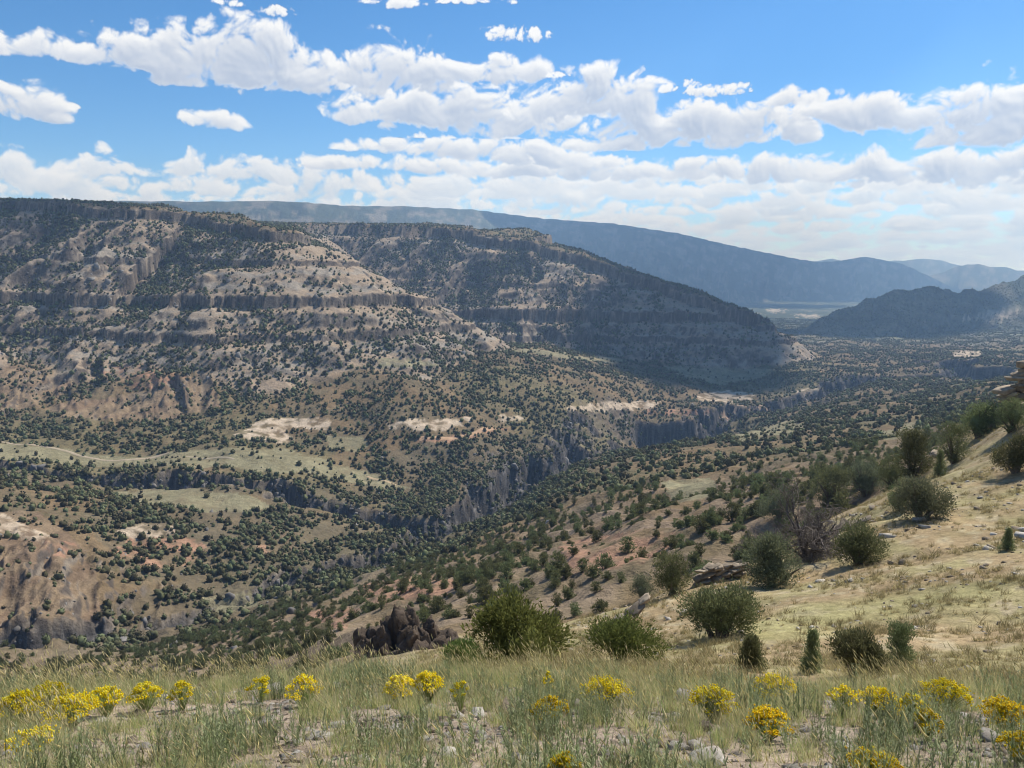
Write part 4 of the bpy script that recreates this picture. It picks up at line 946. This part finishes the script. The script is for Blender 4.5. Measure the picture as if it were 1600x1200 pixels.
scatter('weeds', wp_, np.stack([rs.normal(0, .1, n2), rs.normal(0, .1, n2), rs.uniform(0, 6, n2)], -1), rs.uniform(.5, 1.0, (n2, 1)) * np.ones((1, 3)), rs.integers(0, 4, n2), wk, 'grey-green upright weeds among the near grass', 'weeds')
# tussocks over the dry hillside
hp = fbm(GX / 4.5, GY / 4.5, 4, 102)
t1 = np.clip(34 / np.maximum(RR, 12), .25, 2.6) * 5.5 * np.clip(.5 + 1.3 * hp, .05, 2) * sstep(10.5, 14, RR) * (1 - sstep(80, 110, RR)) * (gu > 650) * SEEN
tp, rs, _, _ = spread(t1, 97); n3 = len(tp); tr_ = np.hypot(tp[:, 0], tp[:, 1])
scatter('tussocks', tp, np.stack([rs.normal(0, .15, n3), rs.normal(0, .15, n3), rs.uniform(0, 6, n3)], -1), (rs.lognormal(0, .35, n3) * np.interp(tr_, [10, 30, 90], [.9, 1.25, 1.7]))[:, None] * np.ones((1, 3)), rs.integers(0, 3, n3), tk, 'dry straw tussocks dotting the tan hillside', 'grass')
print('GRASS', n, n2, n3)
# gravel: flat chips, too many to count
ck = [rock_mesh('chip', 800 + i, (1.0, .75, [.28, .4, .2, .5][i]), M['stone'] if i < 2 else M['sand'], 14, .05, .7, 0) for i in range(4)]
c1 = 230 * np.clip(.45 - 1.1 * bare, .12, 1.6) * (RR > 2.0) * (RR < 11) * (np.abs(AZ) < .75) + 2.2 * (RR >= 11) * (RR < 75) * (gu > 700) * SEEN * np.clip(.4 + hp, 0, 1.5)
cp_, rs, _, _ = spread(c1, 98); n4 = len(cp_); cr_ = np.hypot(cp_[:, 0], cp_[:, 1])
scatter('gravel', cp_, np.stack([rs.normal(0, .2, n4), rs.normal(0, .2, n4), rs.uniform(0, 6, n4)], -1), (rs.lognormal(-3.3, .6, n4) * np.interp(cr_, [0, 11, 30, 75], [1, 1.1, 4.0, 8.0]))[:, None] * rs.uniform(.7, 1.3, (n4, 3)), rs.integers(0, 4, n4), ck, 'loose stone chips between the grass tufts', 'gravel')
print('GRAVEL', n4)

# single stones large enough to pick out
STONES = [  # column, row, width, height px, material, label
 (1072,1096,56,18,'stone','flat grey stone left of the yellow bush near the small junipers'),
 (1245,1094,34,14,'stone','white flat stone right of the taller yellow clump in the row'),
 (1232,1106,26,14,'sand','tan stone just below the white flat stone'),
 (1468,1108,44,22,'stone','grey angular stone between two yellow bushes near the right'),
 (1502,1102,44,10,'stone','pale thin slab beside the grey angular stone'),
 (1425,1144,54,20,'dark_rock','dark brown stone under the drooping yellow flowers'),
 (1552,1158,56,18,'stone','white-topped flat stone at the right edge flowers'),
 (1135,1118,26,20,'stone','round white stone in front of the flat grey stone'),
 (1090,1172,30,14,'stone','smooth cream stone on the bare gravel patch'),
 (1104,1194,70,20,'stone','grey slab at the bottom edge below the cream stone'),
 (1098,1142,34,18,'dark_rock','dark stone at the top of the bare gravel patch'),
 (528,1080,34,16,'stone','pale stone behind grass right of the fourth yellow clump'),
 (425,1084,46,14,'stone','whitish stone among sage weeds near the ledge edge'),
 (262,1158,34,14,'sand','pinkish stone in the gap left of the tall weeds'),
 (466,1190,34,16,'sand','tan rounded stone at the bottom edge, left of centre'),
 (568,1190,28,12,'stone','white stone at the bottom edge beside the tan one'),
 (702,1186,44,18,'stone','grey mottled stone low in the grass, left of centre'),
 (812,1198,50,18,'stone','brown-grey slab by the single yellow flowers at the bottom'),
 (716,1122,26,10,'stone','small cream stone in the gravel gap below the pale flower'),
 (902,1108,24,18,'stone','upright pale stone right of the orange-yellow bush'),
 (214,1120,30,12,'dark_rock','dark stone under the leftmost yellow bushes'),
 (1436,815,30,10,'stone','flat grey stone at the foot of the hillside juniper'),
]
for i, (u, v, wp2, hp2, mt, lab) in enumerate(STONES):
    p = hit(u, v); k = p.y / FPX; m = rock_mesh('stone', 850 + i, (wp2 * k, wp2 * k * .8, hp2 * k * 1.3), M[mt], 22, .03, .6, 1)
    o = tag(obj('stone', m, None, p + Vector((0, 0, hp2 * k * .25))), lab, 'stone'); o.rotation_euler = (rs.normal(0, .1), rs.normal(0, .1), rs.uniform(0, 3))

# yellow-flowered shrubs
def flower_meshes(seed, w, h, n=46, tone=0):
    r3 = R(seed); st, fl = [], []
    Y = [(.93, .74, .012), (.96, .82, .03), (.86, .64, .01), (.95, .86, .10)] if not tone else [(.90, .62, .012), (.93, .70, .015), (.80, .52, .01), (.94, .76, .03)]
    for s_ in range(n):
        a_ = r3.uniform(0, 6.28); q = r3.uniform(0, 1) ** .6; tip = np.array([math.cos(a_) * q * w * .5, math.sin(a_) * q * w * .5, h * (1 - .38 * q * q) * r3.uniform(.85, 1.05)])
        b = tip * np.array([.12, .12, 0]); mid = b * .5 + tip * .5 + np.array([0, 0, h * .08]); t_ = np.linspace(0, 1, 4)[:, None]
        pts = (1 - t_) ** 2 * b + 2 * t_ * (1 - t_) * mid + t_ ** 2 * tip; v, f = tubes([(pts, np.linspace(.003, .0016, 4))], 3); c_ = np.array(GREEN[r3.integers(0, 4)])
        st.append((v, [f], np.tile(c_ * .9, (len(v), 1))))
        m = 12; tt = r3.uniform(.15, .95, m); o_ = (1 - tt[:, None]) * b + tt[:, None] * tip + [0, 0, .02]; th = r3.uniform(0, 6.28, m); d = unit(np.stack([np.cos(th), np.sin(th), r3.uniform(.6, 1.6, m)], -1)); L_ = r3.uniform(.03, .06, (m, 1)); sd = unit(np.cross(d, [0, 0, 1.])) * .002
        st.append((np.stack([o_ - sd, o_ + sd, o_ + d * L_ + sd * .3, o_ + d * L_ - sd * .3], 1).reshape(-1, 3), [np.arange(4 * m).reshape(-1, 4)], np.repeat(c_ * r3.uniform(.7, 1.3, (m, 1)), 4, 0)))
        k = int(r3.integers(14, 24)); ce = tip + r3.normal(0, 1, (k, 3)) * np.array([.022, .022, .012]) * (w / .45); s = r3.uniform(.0055, .010, (k, 1))
        cube = np.array([[1, 0, -.2], [-.5, .87, -.2], [-.5, -.87, -.2], [0, 0, .9], [0, 0, -.8]]); v = (ce[:, None] + s[:, None] * cube[None] @ np.array(Matrix.Rotation(r3.uniform(0, 3), 3, 'X'))).reshape(-1, 3)
        tri = np.array([[0, 1, 3], [1, 2, 3], [2, 0, 3], [1, 0, 4], [2, 1, 4], [0, 2, 4]]); F = (np.arange(k)[:, None, None] * 5 + tri[None]).reshape(-1, 3)
        fl.append((v, [F], np.repeat(np.array(Y)[r3.integers(0, 4, k)] * r3.uniform(.8, 1.15, (k, 1)), 5, 0)))
    s3 = join(st); f3 = join(fl)
    return mesh('stems', s3[0], s3[1], M['blade'], s3[2]), mesh('flower_heads', f3[0], f3[1], M['petal'], f3[2])
FLOWERS = [  # column, row of the flower crown, width px, density, orange, label
 (34,1086,74,46,0,'yellow flower bush at the far left edge of the ledge'), (80,1068,70,46,0,'tallest yellow bush of the left cluster'), (114,1090,84,56,0,'widest low yellow bush at the front of the left cluster'),
 (166,1076,54,36,0,'small yellow bush at the right end of the left cluster'), (228,1068,58,30,0,'yellow clump on the ledge rim right of the left cluster'), (286,1064,44,20,0,'sparse little yellow clump right of the rim clump'),
 (408,1054,44,18,0,'few yellow heads above the whitish stone'), (474,1060,60,34,0,'loose yellow clump between sage weeds, left of centre'), (52,1140,86,22,0,'sparse faded yellow plant below the left cluster'),
 (625,1056,54,44,0,'left of two touching yellow bushes near the dark rock face'), (669,1054,52,44,0,'right of two touching yellow bushes near the dark rock face'), (720,1066,40,12,0,'pale thin yellow plant under the largest juniper'),
 (858,1090,66,46,1,'orange-yellow bush in the middle of the ledge'), (856,1048,24,10,0,'tiny yellow plant behind the orange-yellow bush'), (946,1066,92,46,0,'broad yellow bush right of the orange-yellow bush'),
 (1113,1078,78,50,0,'bright lemon yellow bush by the flat grey stone'), (1209,1060,76,44,0,'yellow bush in front of the leftmost small juniper'), (1200,1110,76,52,1,'deep golden bush below the one at the small juniper'),
 (1316,1076,54,20,0,'sparse yellow plant below the rounded small juniper'), (1374,1078,72,46,0,'yellow bush below the thin open juniper'), (1424,1086,44,26,0,'small yellow clump beside the drooping one'),
 (1446,1112,50,34,1,'drooping golden clump above the dark stone'), (1476,1066,78,44,0,'yellow bush on the rim near the right edge'), (1568,1098,80,60,1,'large golden bush at the right edge'),
 (1590,1146,64,40,1,'golden bush below the large one at the right edge'), (884,1194,58,42,1,'yellow bush cut by the bottom edge near the centre'), (1366,1196,92,52,1,'golden bush cut by the bottom edge, right of centre'),
]
for i, (u, v, wp3, dn, tone, lab) in enumerate(FLOWERS):
    p = hit(u, min(v + 46, 1230)); k = p.y / FPX; w = wp3 * k * .94; h = max(.16, 50 * k * rs.uniform(.95, 1.1))
    sm, fm = flower_meshes(900 + i, w, h, int(dn * 1.35), tone); t = thing('flower_bush', p, lab, 'flower bush', 'yellow flower bushes on the ledge'); obj('stems', sm, t); obj('flower_heads', fm, t)

# ------------------------------------------------------------------ unseen cumulus above the frame, put there to shade the mesas and far slopes
def shadow_clouds():
    r4 = R(31); V, F = [], []; n = 0
    m, nt, b = newmat('cloud_white'); b.inputs['Base Color'].default_value = (.92, .93, .95, 1)
    nn = noise_node(nt, .004, 5); nt.links.new(mapr(nt, nn.outputs[0], .3, .7, .85, 1), b.inputs['Roughness'])
    for (u, v, Y, rx, ry) in ((1085, 470, 1900, 250, 330), (1150, 400, 8600, 1300, 900), (1400, 440, 9300, 1500, 900), (80, 352, 1480, 120, 45),  (960, 450, 2150, 170, 130), (1000, 390, 7600, 1900, 1100), (1440, 500, 3000, 420, 300), (330, 330, 4600, 900, 500)):
        g = PX(u, v, Y); t = ((4200 if Y < 5000 else 5600) - g[2]) / SUNDIR.z; c_ = g + np.array(SUNDIR) * t
        for q in range(16):
            o_ = r4.normal(0, .42, 3); rr = r4.uniform(.35, .65); v_, f_ = lumpy(r4, 1, 3, .16, (rx * rr, ry * rr, min(rx, ry) * rr * .6))
            v_ = v_ + c_ + np.array([o_[0] * rx, o_[1] * ry, abs(o_[2]) * min(rx, ry) * .35]); v_[:, 2] = np.maximum(v_[:, 2], c_[2] - .1 * min(rx, ry)); V.append(v_); F.append(f_ + n); n += len(v_)
    o = obj('shadow_clouds', mesh('shadow_clouds', np.concatenate(V), np.concatenate(F), m, smooth=True)); o['kind'] = 'stuff'; o['label'] = 'unseen cumulus high over the mesas, placed to shade the slopes'; o['category'] = 'shadow_clouds'
shadow_clouds()
# ------------------------------------------------------------------ haze
zlo = float(GZ.min()) - 1; zhi = float(GZ.max()) + 12
def haze():
    x0, x1, y0, y1 = -14500, 14500, -600, 15400
    v = [(x, y, z) for z in (zlo, zhi) for y in (y0, y1) for x in (x0, x1)]
    f = [(0, 2, 3, 1), (4, 5, 7, 6), (0, 1, 5, 4), (2, 6, 7, 3), (0, 4, 6, 2), (1, 3, 7, 5)]
    m = bpy.data.materials.new('haze'); m.use_nodes = True; nt = m.node_tree; nt.nodes.clear()
    out = nt.nodes.new('ShaderNodeOutputMaterial'); pv_ = nt.nodes.new('ShaderNodeVolumePrincipled')
    pv_.inputs['Color'].default_value = (.40, .64, 1.0, 1); pv_.inputs['Density'].default_value = HAZE; pv_.inputs['Anisotropy'].default_value = .3; pv_.inputs['Absorption Color'].default_value = (.4, .5, 1, 1)
    nt.links.new(pv_.outputs[0], out.inputs['Volume'])
    o = obj('haze', mesh('haze', v, np.array(f), m)); o['kind'] = 'stuff'; o['label'] = 'thin blue haze filling the canyon air'; o['category'] = 'haze'
HAZE = 1.0e-4
haze()
